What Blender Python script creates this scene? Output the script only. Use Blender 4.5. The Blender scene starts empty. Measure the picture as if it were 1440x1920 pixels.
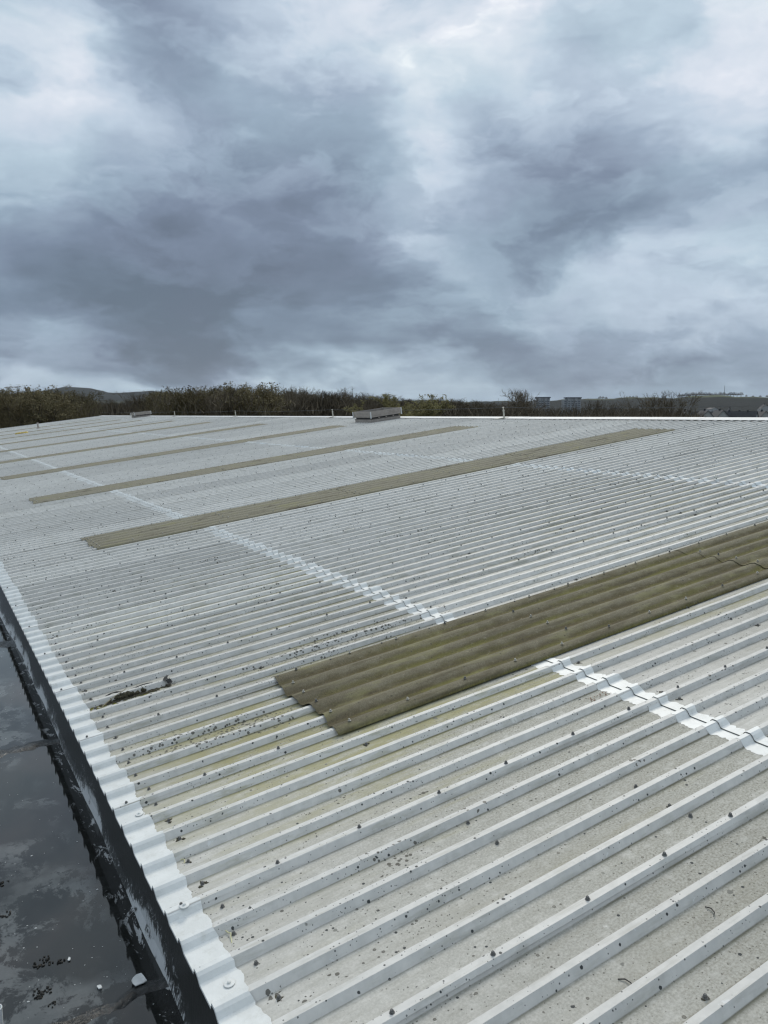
import bpy, math, random
from mathutils import Vector, Matrix
R = math.radians
SC = bpy.context.scene
COL = SC.collection
# ------------------------------------------------------------------ camera
ZC = 9.4                      # eye height above the ground
F = 1488.0                    # focal length in pixels of the 1440 x 1920 photograph
PITCH = math.atan(182 / F)
AZ = R(30.385)                # the eaves run this far left of the heading
SLOPE = R(7.5)
TAN = math.tan(SLOPE)
H0 = 2.1156                   # rib-top plane below the eye at X = 0
cam_d = bpy.data.cameras.new('camera')
cam = bpy.data.objects.new('camera', cam_d); COL.objects.link(cam)
cam.location = (0, 0, ZC)
cam.rotation_euler = (R(90) - PITCH, 0, -AZ)
cam_d.sensor_fit = 'VERTICAL'; cam_d.sensor_height = 24.0; cam_d.lens = 24.0 * F / 1920
cam_d.clip_start = 0.05; cam_d.clip_end = 30000
SC.camera = cam
SC.render.resolution_x, SC.render.resolution_y = 768, 1024
SC.render.engine = 'CYCLES'
SC.cycles.max_bounces = 8
SC.cycles.volume_bounces = 0; SC.cycles.diffuse_bounces = 3; SC.cycles.glossy_bounces = 3
SC.cycles.use_adaptive_sampling = True; SC.cycles.adaptive_threshold = 0.015; SC.cycles.filter_width = 1.3
SC.cycles.denoising_prefilter = 'ACCURATE'; SC.cycles.denoising_input_passes = 'RGB_ALBEDO_NORMAL'
SC.cycles.use_denoising = True
SC.view_settings.view_transform = 'Standard'; SC.view_settings.look = 'None'
SC.view_settings.gamma = 1; SC.view_settings.exposure = 0.13

def bearing(x, y):
    """direction (X, Y, Z) that a pixel of the photograph looks along, horizontal length 1"""
    a, b = x - 720, 960 - y
    fh = F * math.cos(PITCH) + b * math.sin(PITCH); up = b * math.cos(PITCH) - F * math.sin(PITCH)
    X = a * math.cos(AZ) + fh * math.sin(AZ); Y = fh * math.cos(AZ) - a * math.sin(AZ)
    n = math.hypot(X, Y)
    return X / n, Y / n, up / n

# ------------------------------------------------------------------ node helper
class G:
    def __init__(s, tree):
        s.t = tree; tree.nodes.clear()
    def n(s, typ, ins=None, **props):
        nd = s.t.nodes.new(typ)
        for k, v in props.items(): setattr(nd, k, v)
        for k, v in (ins or {}).items(): s.put(nd.inputs[k], v)
        return nd
    def put(s, sock, v):
        if isinstance(v, bpy.types.NodeSocket): s.t.links.new(v, sock)
        else: sock.default_value = v
    def m(s, op, a, b=0.0, c=0.0, clamp=False):
        nd = s.t.nodes.new('ShaderNodeMath'); nd.operation = op; nd.use_clamp = clamp
        for i, v in enumerate((a, b, c)): s.put(nd.inputs[i], v)
        return nd.outputs[0]
    def v(s, op, a, b=(0, 0, 0), out=0):
        nd = s.t.nodes.new('ShaderNodeVectorMath'); nd.operation = op
        s.put(nd.inputs[0], a); s.put(nd.inputs[1], b)
        return nd.outputs['Value'] if op in ('DOT_PRODUCT', 'LENGTH', 'DISTANCE') else nd.outputs[0]
    def sep(s, v):
        return s.n('ShaderNodeSeparateXYZ', {0: v}).outputs
    def com(s, x, y, z=0.0):
        return s.n('ShaderNodeCombineXYZ', {0: x, 1: y, 2: z}).outputs[0]
    def noise(s, vec, scale, detail=4, rough=0.55, dist=0.0, out=0):
        return s.n('ShaderNodeTexNoise', {'Vector': vec, 'Scale': scale, 'Detail': detail, 'Roughness': rough, 'Distortion': dist}).outputs[out]
    def step(s, v, a, b, lo=0.0, hi=1.0):
        nd = s.n('ShaderNodeMapRange', {0: v, 1: a, 2: b, 3: lo, 4: hi}); nd.interpolation_type = 'SMOOTHSTEP'
        return nd.outputs[0]
    def mix(s, f, a, b, mode='MIX'):
        nd = s.t.nodes.new('ShaderNodeMix'); nd.data_type = 'RGBA'; nd.blend_type = mode
        def col(v): return (*v, 1.0) if isinstance(v, tuple) and len(v) == 3 else v
        s.put(nd.inputs[0], f); s.put(nd.inputs[6], col(a)); s.put(nd.inputs[7], col(b))
        return nd.outputs[2]
    def ramp(s, f, stops):
        nd = s.n('ShaderNodeValToRGB', {0: f}); e = nd.color_ramp.elements
        while len(e) < len(stops): e.new(0.5)
        for el, (p, c) in zip(e, stops): el.position = p; el.color = (*c, 1)
        return nd.outputs[0]

# ------------------------------------------------------------------ sky and sun
SUN_EL, SUN_AZ = R(44), AZ + R(8)         # azimuth clockwise from +Y
world = bpy.data.worlds.new('World'); SC.world = world; world.use_nodes = True
world.cycles.sampling_method = 'MANUAL'; world.cycles.sample_map_resolution = 256
g = G(world.node_tree)
SKY = 0.1
D = g.v('NORMALIZE', g.n('ShaderNodeTexCoord').outputs['Generated'])
dx, dy, dz = g.sep(D)[:3]
fw = (math.sin(AZ), math.cos(AZ), 0); rt = (math.cos(AZ), -math.sin(AZ), 0)
azi = g.m('ARCTAN2', g.v('DOT_PRODUCT', D, rt), g.v('DOT_PRODUCT', D, fw))
ele = g.m('ARCSINE', dz)
den = g.m('ADD', g.m('ABSOLUTE', dz), 0.30)
plane = g.com(g.m('DIVIDE', dx, den), g.m('DIVIDE', dy, den), 0.0)
sph = g.v('MULTIPLY', D, (1.0, 1.0, 2.1))
wn = g.n('ShaderNodeTexNoise', {'Vector': sph, 'Scale': 3.2, 'Detail': 5.0, 'Roughness': 0.6}).outputs[1]
warp = g.v('MULTIPLY', g.v('SUBTRACT', wn, (0.5, 0.5, 0.5)), (0.36, 0.20, 0))
uv = g.v('ADD', g.com(azi, ele, 0.0), warp)
# cloud masses in view: photo pixel of the middle, half widths in degrees, brightness change
BL = [((55, 135), 4.0, 3.6, .25), ((110, 260), 6, 5, .05), ((150, 25), 9, 3.0, -.20), ((320, 140), 6, 4, -.12), ((560, 60), 7, 5, .10),
      ((985, 55), 3.0, 3.0, .27), ((790, 175), 2.4, 3.6, .20), ((890, 215), 3.0, 6, .16), ((800, 400), 3.2, 5, .15), ((1300, 60), 8, 5, .20),
      ((1345, 210), 2.2, 2.4, .24), ((1140, 270), 6.5, 5, -.15), ((1070, 430), 6.5, 3.6, -.20), ((620, 330), 7, 6, -.10), ((330, 400), 11, 5, -.16),
      ((400, 500), 13, 3.4, -.24), ((260, 585), 15, 2.2, -.25), ((640, 645), 16, 1.3, -.20), ((820, 560), 6, 2, -.08), ((1180, 530), 5, 1.8, .13),
      ((1400, 500), 3.5, 1.8, .12), ((960, 575), 3, 1.2, .07), ((1150, 690), 6, .8, -.16), ((830, 672), 1.6, .8, .20), ((90, 635), 7, .6, .05),
      ((1300, 600), 5, 1.4, .08), ((430, 702), 20, .6, .14), ((200, 668), 12, .6, -.10), ((40, 480), 3, 5, .10)]
acc = 0.0
for (px, py), su, sv, amp in BL:
    bx, by, bz = bearing(px, py)
    u = math.atan2(bx * rt[0] + by * rt[1], bx * fw[0] + by * fw[1]); w = math.atan2(bz, 1)
    q = g.v('MULTIPLY', g.v('SUBTRACT', uv, (u, w, 0)), (1 / R(su), 1 / R(sv), 0))
    acc = g.m('MULTIPLY_ADD', g.m('POWER', 2.71828, g.m('MULTIPLY', g.v('DOT_PRODUCT', q, q), -1.0)), amp, acc)
n1 = g.noise(plane, 1.1, 4, 0.55, 0.3); low = g.step(ele, .22, .02)
band = g.noise(g.com(g.m('MULTIPLY', azi, 3.0), g.m('MULTIPLY', ele, 26.0), 0.0), 1.0, 5, .55, .6)
sw = g.v('ADD', sph, g.v('MULTIPLY', g.v('SUBTRACT', wn, (0.5, 0.5, 0.5)), (.22, .22, .22)))
n2 = g.noise(sw, 5.5, 6, 0.55); n3 = g.noise(g.v('ADD', sw, (4.1, 2.3, 7.7)), 11.0, 6, 0.6)
puff = g.m('SUBTRACT', 0.5, g.m('ABSOLUTE', g.m('MULTIPLY', g.m('SUBTRACT', g.noise(g.v('ADD', sw, (1.7, 8.2, 3.1)), 6.5, 5, 0.52), 0.5), 3.2)))
edge = g.step(n2, .44, .56, -.5, .5)                       # scud with definite edges
val = g.m('ADD', acc, g.step(ele, 0.0, 0.9, 0.365, 0.70))
val = g.m('MULTIPLY_ADD', g.m('SUBTRACT', n1, 0.5), 0.20, val)
val = g.m('MULTIPLY_ADD', edge, 0.125, val)
val = g.m('MULTIPLY_ADD', g.m('SUBTRACT', band, .5), g.m('MULTIPLY', low, .34), val)
val = g.m('MULTIPLY_ADD', puff, g.step(val, .35, .75, .14, .22), val)
val = g.m('MULTIPLY_ADD', g.m('SUBTRACT', n3, 0.5), g.step(val, .35, .75, .17, .34), val)
cloud = g.ramp(val, [(0.0, (.108, .143, .195)), (.20, (.172, .224, .305)), (.42, (.30, .386, .485)), (.62, (.47, .575, .67)), (.85, (.67, .735, .80)), (1.0, (.92, .95, .96))])
cloud = g.mix(1.0, cloud, g.mix(g.step(g.noise(g.v('ADD', sw, (9.1, 5.5, 2.0)), 4.0, 3, .5), .38, .62), (.985, 1.0, .995), (1.025, .993, 1.008)), 'MULTIPLY')
sky = g.n('ShaderNodeTexSky', sky_type='NISHITA', sun_disc=False)
sky.sun_elevation = SUN_EL; sky.sun_rotation = SUN_AZ
cl = g.v('SCALE', cloud); cl.node.inputs[3].default_value = 1 / SKY
cover = g.mix(0.96, sky.outputs[0], cl)
bg = g.n('ShaderNodeBackground', {0: cover, 1: SKY})
g.n('ShaderNodeOutputWorld', {0: bg.outputs[0]})
sun_d = bpy.data.lights.new('sun', 'SUN'); sun_d.energy = 1.5; sun_d.angle = R(22); sun_d.color = (1, .93, .82)
sun = bpy.data.objects.new('sun', sun_d); COL.objects.link(sun)
sd = Vector((math.sin(SUN_AZ) * math.cos(SUN_EL), math.cos(SUN_AZ) * math.cos(SUN_EL), math.sin(SUN_EL)))
sun.rotation_euler = sd.to_track_quat('Z', 'Y').to_euler(); sun.location = (0, 0, 60)

# ------------------------------------------------------------------ object helpers
def mesh(name, verts, faces, mat=None, smooth=False):
    me = bpy.data.meshes.new(name); me.from_pydata([tuple(v) for v in verts], [], faces); me.update()
    if mat:
        me.materials.append(mat)
    if smooth:
        me.polygons.foreach_set('use_smooth', [True] * len(me.polygons))
    return me
def link(name, me, parent=None, mw=None):
    o = bpy.data.objects.new(name, me); COL.objects.link(o)
    if parent is not None: o.parent = parent
    if mw is not None:
        o.matrix_local = (parent.matrix_basis.inverted() @ mw) if parent is not None else mw
    return o
def tag(o, label, cat, group=None):
    o['label'] = label; o['category'] = cat
    if group: o['group'] = group
    return o
def empty(name, mw, label=None, cat=None, group=None):
    o = link(name, None, None, mw); o.empty_display_size = 0.3
    if label: tag(o, label, cat, group)
    return o
class MB:
    def __init__(s): s.v = []; s.f = []
    def quad(s, *p):
        i = len(s.v); s.v += [tuple(q) for q in p]; s.f.append(tuple(range(i, i + len(p)))); return s
    def box(s, a, b, m=None):
        (x0, y0, z0), (x1, y1, z1) = a, b
        c = [Vector(p) for p in ((x0, y0, z0), (x1, y0, z0), (x1, y1, z0), (x0, y1, z0), (x0, y0, z1), (x1, y0, z1), (x1, y1, z1), (x0, y1, z1))]
        if m: c = [m @ p for p in c]
        i = len(s.v); s.v += [tuple(p) for p in c]
        s.f += [tuple(i + k for k in f) for f in ((0, 3, 2, 1), (4, 5, 6, 7), (0, 1, 5, 4), (1, 2, 6, 5), (2, 3, 7, 6), (3, 0, 4, 7))]; return s
    def tube(s, pts, rad, n=6, cap=True):
        i0 = len(s.v); pts = [Vector(p) for p in pts]
        for k, p in enumerate(pts):
            t = (pts[min(k + 1, len(pts) - 1)] - pts[max(k - 1, 0)]).normalized()
            a = t.orthogonal().normalized(); b = t.cross(a)
            r = rad[k] if isinstance(rad, (list, tuple)) else rad
            s.v += [tuple(p + (a * math.cos(6.28318 * j / n) + b * math.sin(6.28318 * j / n)) * r) for j in range(n)]
        for k in range(len(pts) - 1):
            for j in range(n):
                a, b = i0 + k * n + j, i0 + k * n + (j + 1) % n
                s.f.append((a, b, b + n, a + n))
        if cap:
            s.f.append(tuple(i0 + j for j in reversed(range(n)))); e = i0 + (len(pts) - 1) * n
            s.f.append(tuple(e + j for j in range(n)))
        return s
    def lathe(s, prof, n=8, at=(0, 0, 0)):
        i0 = len(s.v)
        for r, z in prof: s.v += [(at[0] + r * math.cos(6.28318 * j / n), at[1] + r * math.sin(6.28318 * j / n), at[2] + z) for j in range(n)]
        for k in range(len(prof) - 1):
            for j in range(n):
                a, b = i0 + k * n + j, i0 + k * n + (j + 1) % n
                s.f.append((a, b, b + n, a + n))
        e = i0 + (len(prof) - 1) * n; s.f.append(tuple(e + j for j in range(n))); return s
    def blob(s, c, rx, ry, rz, rnd, jit=.3, nu=7, nv=4):
        i0 = len(s.v)
        for a in range(nv + 1):
            th = math.pi * a / nv
            for b in range(nu):
                k = 1 + rnd.uniform(-jit, jit); ph = 6.28318 * b / nu
                s.v.append((c[0] + rx * k * math.sin(th) * math.cos(ph), c[1] + ry * k * math.sin(th) * math.sin(ph), c[2] + rz * k * math.cos(th)))
        for a in range(nv):
            for b in range(nu):
                p, q = i0 + a * nu + b, i0 + a * nu + (b + 1) % nu
                s.f.append((p, p + nu, q + nu, q))
        return s
    def mesh(s, name, mat, smooth=False): return mesh(name, s.v, s.f, mat, smooth)
    def build(s, name, mat, parent=None, mw=None, smooth=False): return link(name, s.mesh(name, mat, smooth), parent, mw)

ROOF = Matrix.Translation((0, 0, ZC - H0)) @ Matrix.Rotation(-SLOPE, 4, 'Y')   # local x up the slope, z off the roof, z = 0 on the rib tops
CS = math.cos(SLOPE)
def S(X): return X / CS                                                        # plan distance to distance up the slope
def at_roof(X, Y, w=0.0): return ROOF @ Matrix.Translation((S(X), Y, w))
Y0 = 2.045                     # a rib crest
DEPTH = 0.034
def prof(y, off=0.0):
    d = abs((y - Y0 + 0.1) % 0.2 - 0.1) - off * 0.55
    if d < 0.015: return off
    if d < 0.035: return -DEPTH * (d - 0.015) / 0.02 + off
    return -DEPTH + off

# ------------------------------------------------------------------ materials
def newmat(name):
    m = bpy.data.materials.new(name); m.use_nodes = True
    return m, G(m.node_tree)
def finish(g, col, rough=0.6, bump=None, bump_s=0.3, bump_d=0.002, metal=0.0, spec=0.5, ior=1.45):
    ins = {'Base Color': col if not (isinstance(col, tuple) and len(col) == 3) else (*col, 1), 'Roughness': rough, 'Metallic': metal, 'Specular IOR Level': spec, 'IOR': ior}
    if bump is not None:
        b = g.n('ShaderNodeBump', {'Strength': bump_s, 'Distance': bump_d, 'Height': bump}); ins['Normal'] = b.outputs[0]
    p = g.n('ShaderNodeBsdfPrincipled', ins)
    g.n('ShaderNodeOutputMaterial', {0: p.outputs[0]})
def plain(name, c, var=0.15, scale=8.0, rough=0.7, metal=0.0):
    m, g = newmat(name); P = g.n('ShaderNodeTexCoord').outputs['Object']
    n = g.noise(P, scale, 5, .6)
    k = g.step(n, .25, .75, 1 - var, 1 + var)
    finish(g, g.mix(1.0, c, g.com(k, k, k), 'MULTIPLY'), rough, n, .2, .004, metal)
    return m

def lichen(g, P, cell, r, keep, mask):
    """round spots: nearest-point cells, each with its own size, some empty"""
    vo = g.n('ShaderNodeTexVoronoi')
    g.put(vo.inputs['Vector'], P); vo.inputs['Scale'].default_value = 1 / cell; rnd = g.sep(vo.outputs['Color'])
    rad = g.m('MULTIPLY', g.m('MULTIPLY', g.m('GREATER_THAN', rnd[0], g.m('SUBTRACT', 1.0, g.m('MULTIPLY', mask, keep))), g.m('MULTIPLY_ADD', rnd[1], 0.75, 0.3)), r / cell)
    wob = g.m('MULTIPLY_ADD', g.noise(P, 2.6 / r * .5, 2), .12, vo.outputs['Distance'])
    e = g.m('SUBTRACT', rad, g.m('SUBTRACT', wob, .06))
    return g.step(e, 0.0, 0.05), e, rnd[2]

def sheet_material():
    m, g = newmat('weathered_sheet')
    P = g.n('ShaderNodeNewGeometry').outputs['Position']; L = g.sep(g.n('ShaderNodeTexCoord').outputs['Object'])
    x, y, z = g.sep(P)[:3]
    rnd = g.n('ShaderNodeObjectInfo').outputs['Random']
    flow = g.com(g.m('MULTIPLY', x, .55), g.m('MULTIPLY', y, 5.0), 0.0)
    flat = g.com(x, y, 0.0)
    pan = g.step(L[2], -0.026, -0.0325)
    fr = g.m('ABSOLUTE', g.m('SUBTRACT', g.m('FRACT', g.m('ADD', g.m('DIVIDE', g.m('SUBTRACT', y, Y0), 0.2), .5)), .5))     # 0 on a rib, .5 mid pan
    foot = g.step(fr, .27, .165)
    nf = g.noise(flat, 95, 6, .7); nm = g.noise(flat, 14, 5, .65); nl = g.noise(flow, 1.0, 5, .6); nb = g.noise(flat, .55, 3, .5); st = g.noise(flow, 7, 5, .65)
    paint = g.mix(g.step(nm, .3, .7), (.57, .565, .535), (.665, .655, .62))
    paint = g.mix(g.m('MULTIPLY', g.step(st, .48, .70), .5), paint, (.42, .41, .36))
    chip = g.m('MULTIPLY', g.step(g.noise(g.com(g.m('MULTIPLY', x, 1.0), g.m('MULTIPLY', y, 2.2), z), 9, 6, .7, .4), .66, .69), .7)
    paint = g.mix(chip, paint, (.70, .71, .70))
    dirt = g.mix(g.step(nf, .3, .72), (.25, .242, .20), (.52, .51, .455))
    dirt = g.mix(g.m('MULTIPLY', g.step(nm, .5, .72), .55), dirt, (.60, .59, .545))
    dirt = g.mix(g.m('MULTIPLY', g.step(nl, .48, .72), .65), dirt, (.31, .29, .225))
    far = g.step(y, 6.0, 24.0)                                     # nearest bays hold most grime
    col = g.mix(g.m('MULTIPLY', pan, g.m('MULTIPLY_ADD', far, -.30, .97)), paint, dirt)
    # algae: at the web feet, in long streaks, heaviest by the eaves and below the first rooflight
    eav = g.step(x, 3.4, .9); al = g.noise(flow, 1.7, 5, .62)
    def patch(cx, cy, rx, ry, k):
        q = g.v('MULTIPLY', g.v('SUBTRACT', flat, (cx, cy, 0)), (1 / rx, 1 / ry, 0))
        return g.m('MULTIPLY', g.m('POWER', 2.71828, g.m('MULTIPLY', g.v('DOT_PRODUCT', q, q), -1.0)), k)
    stain = g.m('ADD', patch(1.45, 4.15, 1.2, 1.1, 1.25), patch(4.6, 3.83, 3.4, .16, 1.4))
    stain = g.m('ADD', stain, patch(3.0, 7.2, 3.8, 2.2, .60)); stain = g.m('ADD', stain, patch(9.5, 7.5, 4.5, 3.0, .55))
    thr = g.m('MULTIPLY_ADD', stain, -.24, .58)
    alg = g.m('MULTIPLY', g.step(g.m('SUBTRACT', al, thr), 0.0, .16), g.m('MULTIPLY_ADD', foot, .45, .6))
    alg = g.m('MULTIPLY', g.m('MULTIPLY', alg, pan), g.m('ADD', g.m('MULTIPLY_ADD', eav, .25, .40), stain), clamp=True)
    brk = g.m('MULTIPLY', g.step(g.noise(g.com(g.m('MULTIPLY', x, 2.2), g.m('MULTIPLY', y, 6.0), 0.0), 2.0, 7, .72), .32, .58, .25, 1.0), g.step(nf, .25, .6, .6, 1.0))
    alg = g.m('MULTIPLY', alg, g.m('MAXIMUM', brk, g.m('MULTIPLY', foot, .7)))
    col = g.mix(g.m('MULTIPLY', alg, g.step(y, 40, 8, .3, .9)), col, g.mix(nf, (.20, .185, .06), (.40, .37, .18)))
    # the same bloom creeping up the webs and over the crests beside the worst pans
    col = g.mix(g.m('MULTIPLY', g.m('MULTIPLY', g.m('SUBTRACT', 1.0, pan), g.step(st, .5, .7)), g.m('MULTIPLY', stain, .35), clamp=True), col, (.40, .385, .25))
    ft = g.m('MULTIPLY', g.m('MULTIPLY', pan, g.step(fr, .25, .172)), g.step(g.noise(flow, 4, 4, .6), .32, .62))
    col = g.mix(g.m('MULTIPLY', ft, .8), col, (.17, .155, .095))
    col = g.mix(g.m('MULTIPLY', g.m('MULTIPLY', g.m('SUBTRACT', 1.0, pan), g.step(fr, .12, .172)), g.step(st, .42, .7, .05, .5)), col, (.36, .36, .33))
    # lichen spots and bird lime
    cm = g.step(g.noise(g.v('MULTIPLY', P, (.9, 2.2, 1)), 1.2, 4, .6), .38, .68, .15, 1.0)
    a, e1, r1 = lichen(g, P, .030, .0078, .60, cm)
    b, e2, r2 = lichen(g, g.v('ADD', P, (3.3, 1.7, 0)), .0150, .0040, .95, cm)
    cpatch = g.step(g.m('ADD', g.noise(g.v('MULTIPLY', P, (1.6, 3.6, 1)), 1.0, 5, .65), g.m('ADD', patch(1.5, 4.56, .5, .15, .40), patch(2.6, 5.42, 1.0, .26, .20))), .60, .70)
    c, e3, r3 = lichen(g, g.v('ADD', P, (7.3, 4.7, 0)), .0235, .0115, 1.0, cpatch)
    d, e4, r4 = lichen(g, g.v('ADD', P, (1.3, 9.7, 0)), .10, .016, .35, cm)
    fade = g.step(y, 30, 5, .55, 1.0)
    sm = g.m('MULTIPLY', g.m('MULTIPLY', pan, cm), g.step(g.noise(g.com(g.m('MULTIPLY', x, 2.0), g.m('MULTIPLY', y, 9.0), 0.0), 2.4, 6, .7), .48, .72))
    col = g.mix(g.m('MULTIPLY', sm, .5), col, (.20, .185, .14))
    ring = g.m('MULTIPLY', pan, g.step(r1, .45, .5))
    lc = g.mix(ring, (.055, .060, .060), g.mix(g.step(e1, .05, .10), (.13, .12, .095), (.27, .26, .22)))
    col = g.mix(g.m('MULTIPLY', a, fade), col, lc)
    col = g.mix(g.m('MULTIPLY', b, .85), col, g.mix(pan, (.075, .08, .08), (.14, .13, .105)))
    col = g.mix(g.m('MULTIPLY', c, .85), col, (.075, .07, .055))
    col = g.mix(g.m('MULTIPLY', d, .8), col, g.mix(g.step(e4, .02, .06), (.10, .10, .09), (.17, .17, .15)))
    w, e5, r5 = lichen(g, g.v('ADD', P, (5.1, 2.9, 0)), .20, .032, .12, 1.0)
    col = g.mix(g.m('MULTIPLY', g.m('MULTIPLY', w, g.step(nf, .35, .6)), .75), col, (.74, .74, .70))
    tone = g.m('ADD', g.m('MULTIPLY_ADD', rnd, .20, .90), g.m('MULTIPLY_ADD', nb, .12, -.06))
    col = g.mix(1.0, col, g.com(tone, tone, tone), 'MULTIPLY')
    hgt = g.m('ADD', g.m('MULTIPLY', nf, g.m('MULTIPLY', pan, .5)), g.m('MULTIPLY', g.m('ADD', a, c), .8))
    finish(g, col, g.m('MULTIPLY_ADD', pan, .25, .5), hgt, .5, .003, 0, .35)
    return m

def coat_material():
    m, g = newmat('white_coating'); P = g.n('ShaderNodeNewGeometry').outputs['Position']
    n = g.noise(P, 60, 4, .6); nb = g.noise(P, 6, 4, .6)
    col = g.mix(g.step(nb, .35, .7), (.69, .705, .685), (.79, .805, .785))
    a, e, r = lichen(g, P, .06, .008, .12, 1.0)
    col = g.mix(g.m('MULTIPLY', a, .75), col, (.22, .23, .22))
    d = g.step(g.noise(P, 16, 6, .72), .50, .70); col = g.mix(g.m('MULTIPLY', d, .40), col, (.50, .50, .45))
    finish(g, col, .38, n, .35, .002, 0, .45)
    return m

def faded_coat_material():
    m, g = newmat('worn_coating'); P = g.n('ShaderNodeNewGeometry').outputs['Position']
    nb = g.noise(P, 5, 5, .65)
    finish(g, g.mix(g.step(nb, .38, .62), (.56, .575, .57), (.72, .76, .76)), .45, nb, .3, .002)
    return m

def rooflight_material():
    m, g = newmat('dirty_rooflight'); P = g.n('ShaderNodeNewGeometry').outputs['Position']
    L = g.sep(g.n('ShaderNodeTexCoord').outputs['Object']); x, y, z = g.sep(P)[:3]
    flat = g.com(x, y, 0.0); flow = g.com(g.m('MULTIPLY', x, .5), g.m('MULTIPLY', y, 6.0), 0.0)
    fib = g.noise(g.v('MULTIPLY', flat, (1, .35, 1)), 160, 4, .7); nm = g.noise(flat, 9, 5, .65); ns = g.noise(flow, 2.2, 5, .6); nf = g.noise(flat, 45, 5, .7)
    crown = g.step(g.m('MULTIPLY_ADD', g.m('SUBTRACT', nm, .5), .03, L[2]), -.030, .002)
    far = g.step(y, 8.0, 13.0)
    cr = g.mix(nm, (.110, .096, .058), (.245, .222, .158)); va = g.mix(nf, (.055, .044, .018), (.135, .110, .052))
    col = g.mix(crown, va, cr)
    col = g.mix(g.m('MULTIPLY', g.step(ns, .43, .60), g.m('MULTIPLY_ADD', crown, -.65, .72)), col, g.mix(nf, (.095, .095, .018), (.21, .195, .055)))
    col = g.mix(g.m('MULTIPLY', g.step(g.noise(flow, 3.3, 4, .6), .48, .68), .55), col, (.070, .058, .032))
    col = g.mix(g.m('MULTIPLY', g.step(g.noise(flat, 26, 6, .75), .56, .70), .5), col, (.33, .30, .22))
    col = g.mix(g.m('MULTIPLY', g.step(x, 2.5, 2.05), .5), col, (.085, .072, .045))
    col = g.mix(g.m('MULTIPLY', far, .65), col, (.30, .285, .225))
    k = g.step(fib, .2, .8, .62, 1.36); col = g.mix(1.0, col, g.com(k, k, k), 'MULTIPLY')
    big = g.noise(g.com(g.m('MULTIPLY', x, .9), g.m('MULTIPLY', y, 3.0), 0.0), 1.6, 6, .68)
    col = g.mix(g.m('MULTIPLY', g.step(big, .52, .66), .5), col, (.27, .255, .125))
    col = g.mix(g.m('MULTIPLY', g.step(big, .46, .34), .6), col, (.075, .062, .036))
    a, e, r = lichen(g, P, .035, .009, .4, g.step(nm, .35, .6)); col = g.mix(g.m('MULTIPLY', a, .7), col, (.06, .055, .04))
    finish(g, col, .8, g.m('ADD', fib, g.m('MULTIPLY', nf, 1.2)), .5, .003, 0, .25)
    return m

M_SHEET = sheet_material(); M_COAT = coat_material(); M_WORN = faded_coat_material(); M_RL = rooflight_material()
M_CAP = plain('ridge_white', (.72, .72, .70), .06, 3, .45)
M_SCREW = plain('grey_screw', (.13, .13, .125), .35, 200, .7)
M_SCREWL = plain('pale_screw', (.42, .40, .35), .35, 200, .6)
M_MOSS = plain('dark_moss', (.075, .068, .045), .5, 90, .95)
M_VENT = plain('vent_sheet', (.33, .295, .265), .16, 7, .55)
M_VENTD = plain('vent_dark', (.045, .045, .045), .2, 5, .8)
M_POST = plain('post_metal', (.52, .50, .43), .15, 20, .5)
M_WIRE = plain('steel_wire', (.10, .10, .10), .1, 20, .5, .6)
M_WALL = plain('grey_cladding', (.30, .31, .31), .12, 1.5, .6)

# ------------------------------------------------------------------ ground and hills
def ground_material():
    m, g = newmat('rough_grass'); P = g.n('ShaderNodeNewGeometry').outputs['Position']
    n = g.noise(P, .05, 6, .6); n2 = g.noise(P, .9, 5, .6)
    finish(g, g.mix(g.step(n2, .3, .7), g.mix(g.step(n, .35, .65), (.045, .060, .022), (.075, .070, .035)), (.06, .055, .03)), .95)
    return m
gr = []; fr_ = []
NR, NA = 12, 64
rad = [0.0, 40, 90, 160, 260, 420, 700, 1200, 2000, 3500, 6000, 9500]
for r in rad:
    for a in range(NA): gr.append((r * math.sin(6.28318 * a / NA), r * math.cos(6.28318 * a / NA), 0.0))
for i in range(NR - 1):
    for a in range(NA):
        p, q = i * NA + a, i * NA + (a + 1) % NA
        fr_.append((p, p + NA, q + NA, q))
ground = link('ground', mesh('ground', gr, fr_, ground_material())); ground['kind'] = 'structure'

def hill_material():
    m, g = newmat('hill_fields'); P = g.n('ShaderNodeNewGeometry').outputs['Position']
    flat = g.v('MULTIPLY', P, (1, 1, 0))
    vo = g.n('ShaderNodeTexVoronoi', {'Vector': flat, 'Scale': .0042}); c = g.sep(vo.outputs['Color'])
    ed = g.n('ShaderNodeTexVoronoi', {'Vector': flat, 'Scale': .0042}, feature='DISTANCE_TO_EDGE').outputs['Distance']
    n = g.noise(P, .004, 6, .65); n2 = g.noise(P, .03, 6, .7)
    field = g.mix(c[0], (.085, .105, .060), (.14, .14, .09)); wood = g.mix(n2, (.012, .015, .015), (.045, .044, .038))
    col = g.mix(g.step(ed, .035, .02), field, wood)
    col = g.mix(g.step(g.m('MULTIPLY_ADD', c[1], .25, n), .72, .76), col, wood)
    px_, py_, pz_ = g.sep(P)[:3]
    col = g.mix(g.m('MAXIMUM', g.step(g.m('MULTIPLY_ADD', g.m('SUBTRACT', n, .5), 50.0, pz_), 60, 52), g.step(py_, 3000, 3600)), col, wood)
    finish(g, col, 1.0, n2, 1.0, 6.0, 0, .1)
    return m
def interp(tab, x):
    if x <= tab[0][0]: return tab[0][1]
    for (a, p), (b, q) in zip(tab, tab[1:]):
        if x <= b: return p + (q - p) * (x - a) / (b - a)
    return tab[-1][1]
def az_of(x):
    b = bearing(x, 760); return math.degrees(math.atan2(b[0], b[1]))
def el_of(x, y):
    b = bearing(x, y); return b[2]
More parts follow.
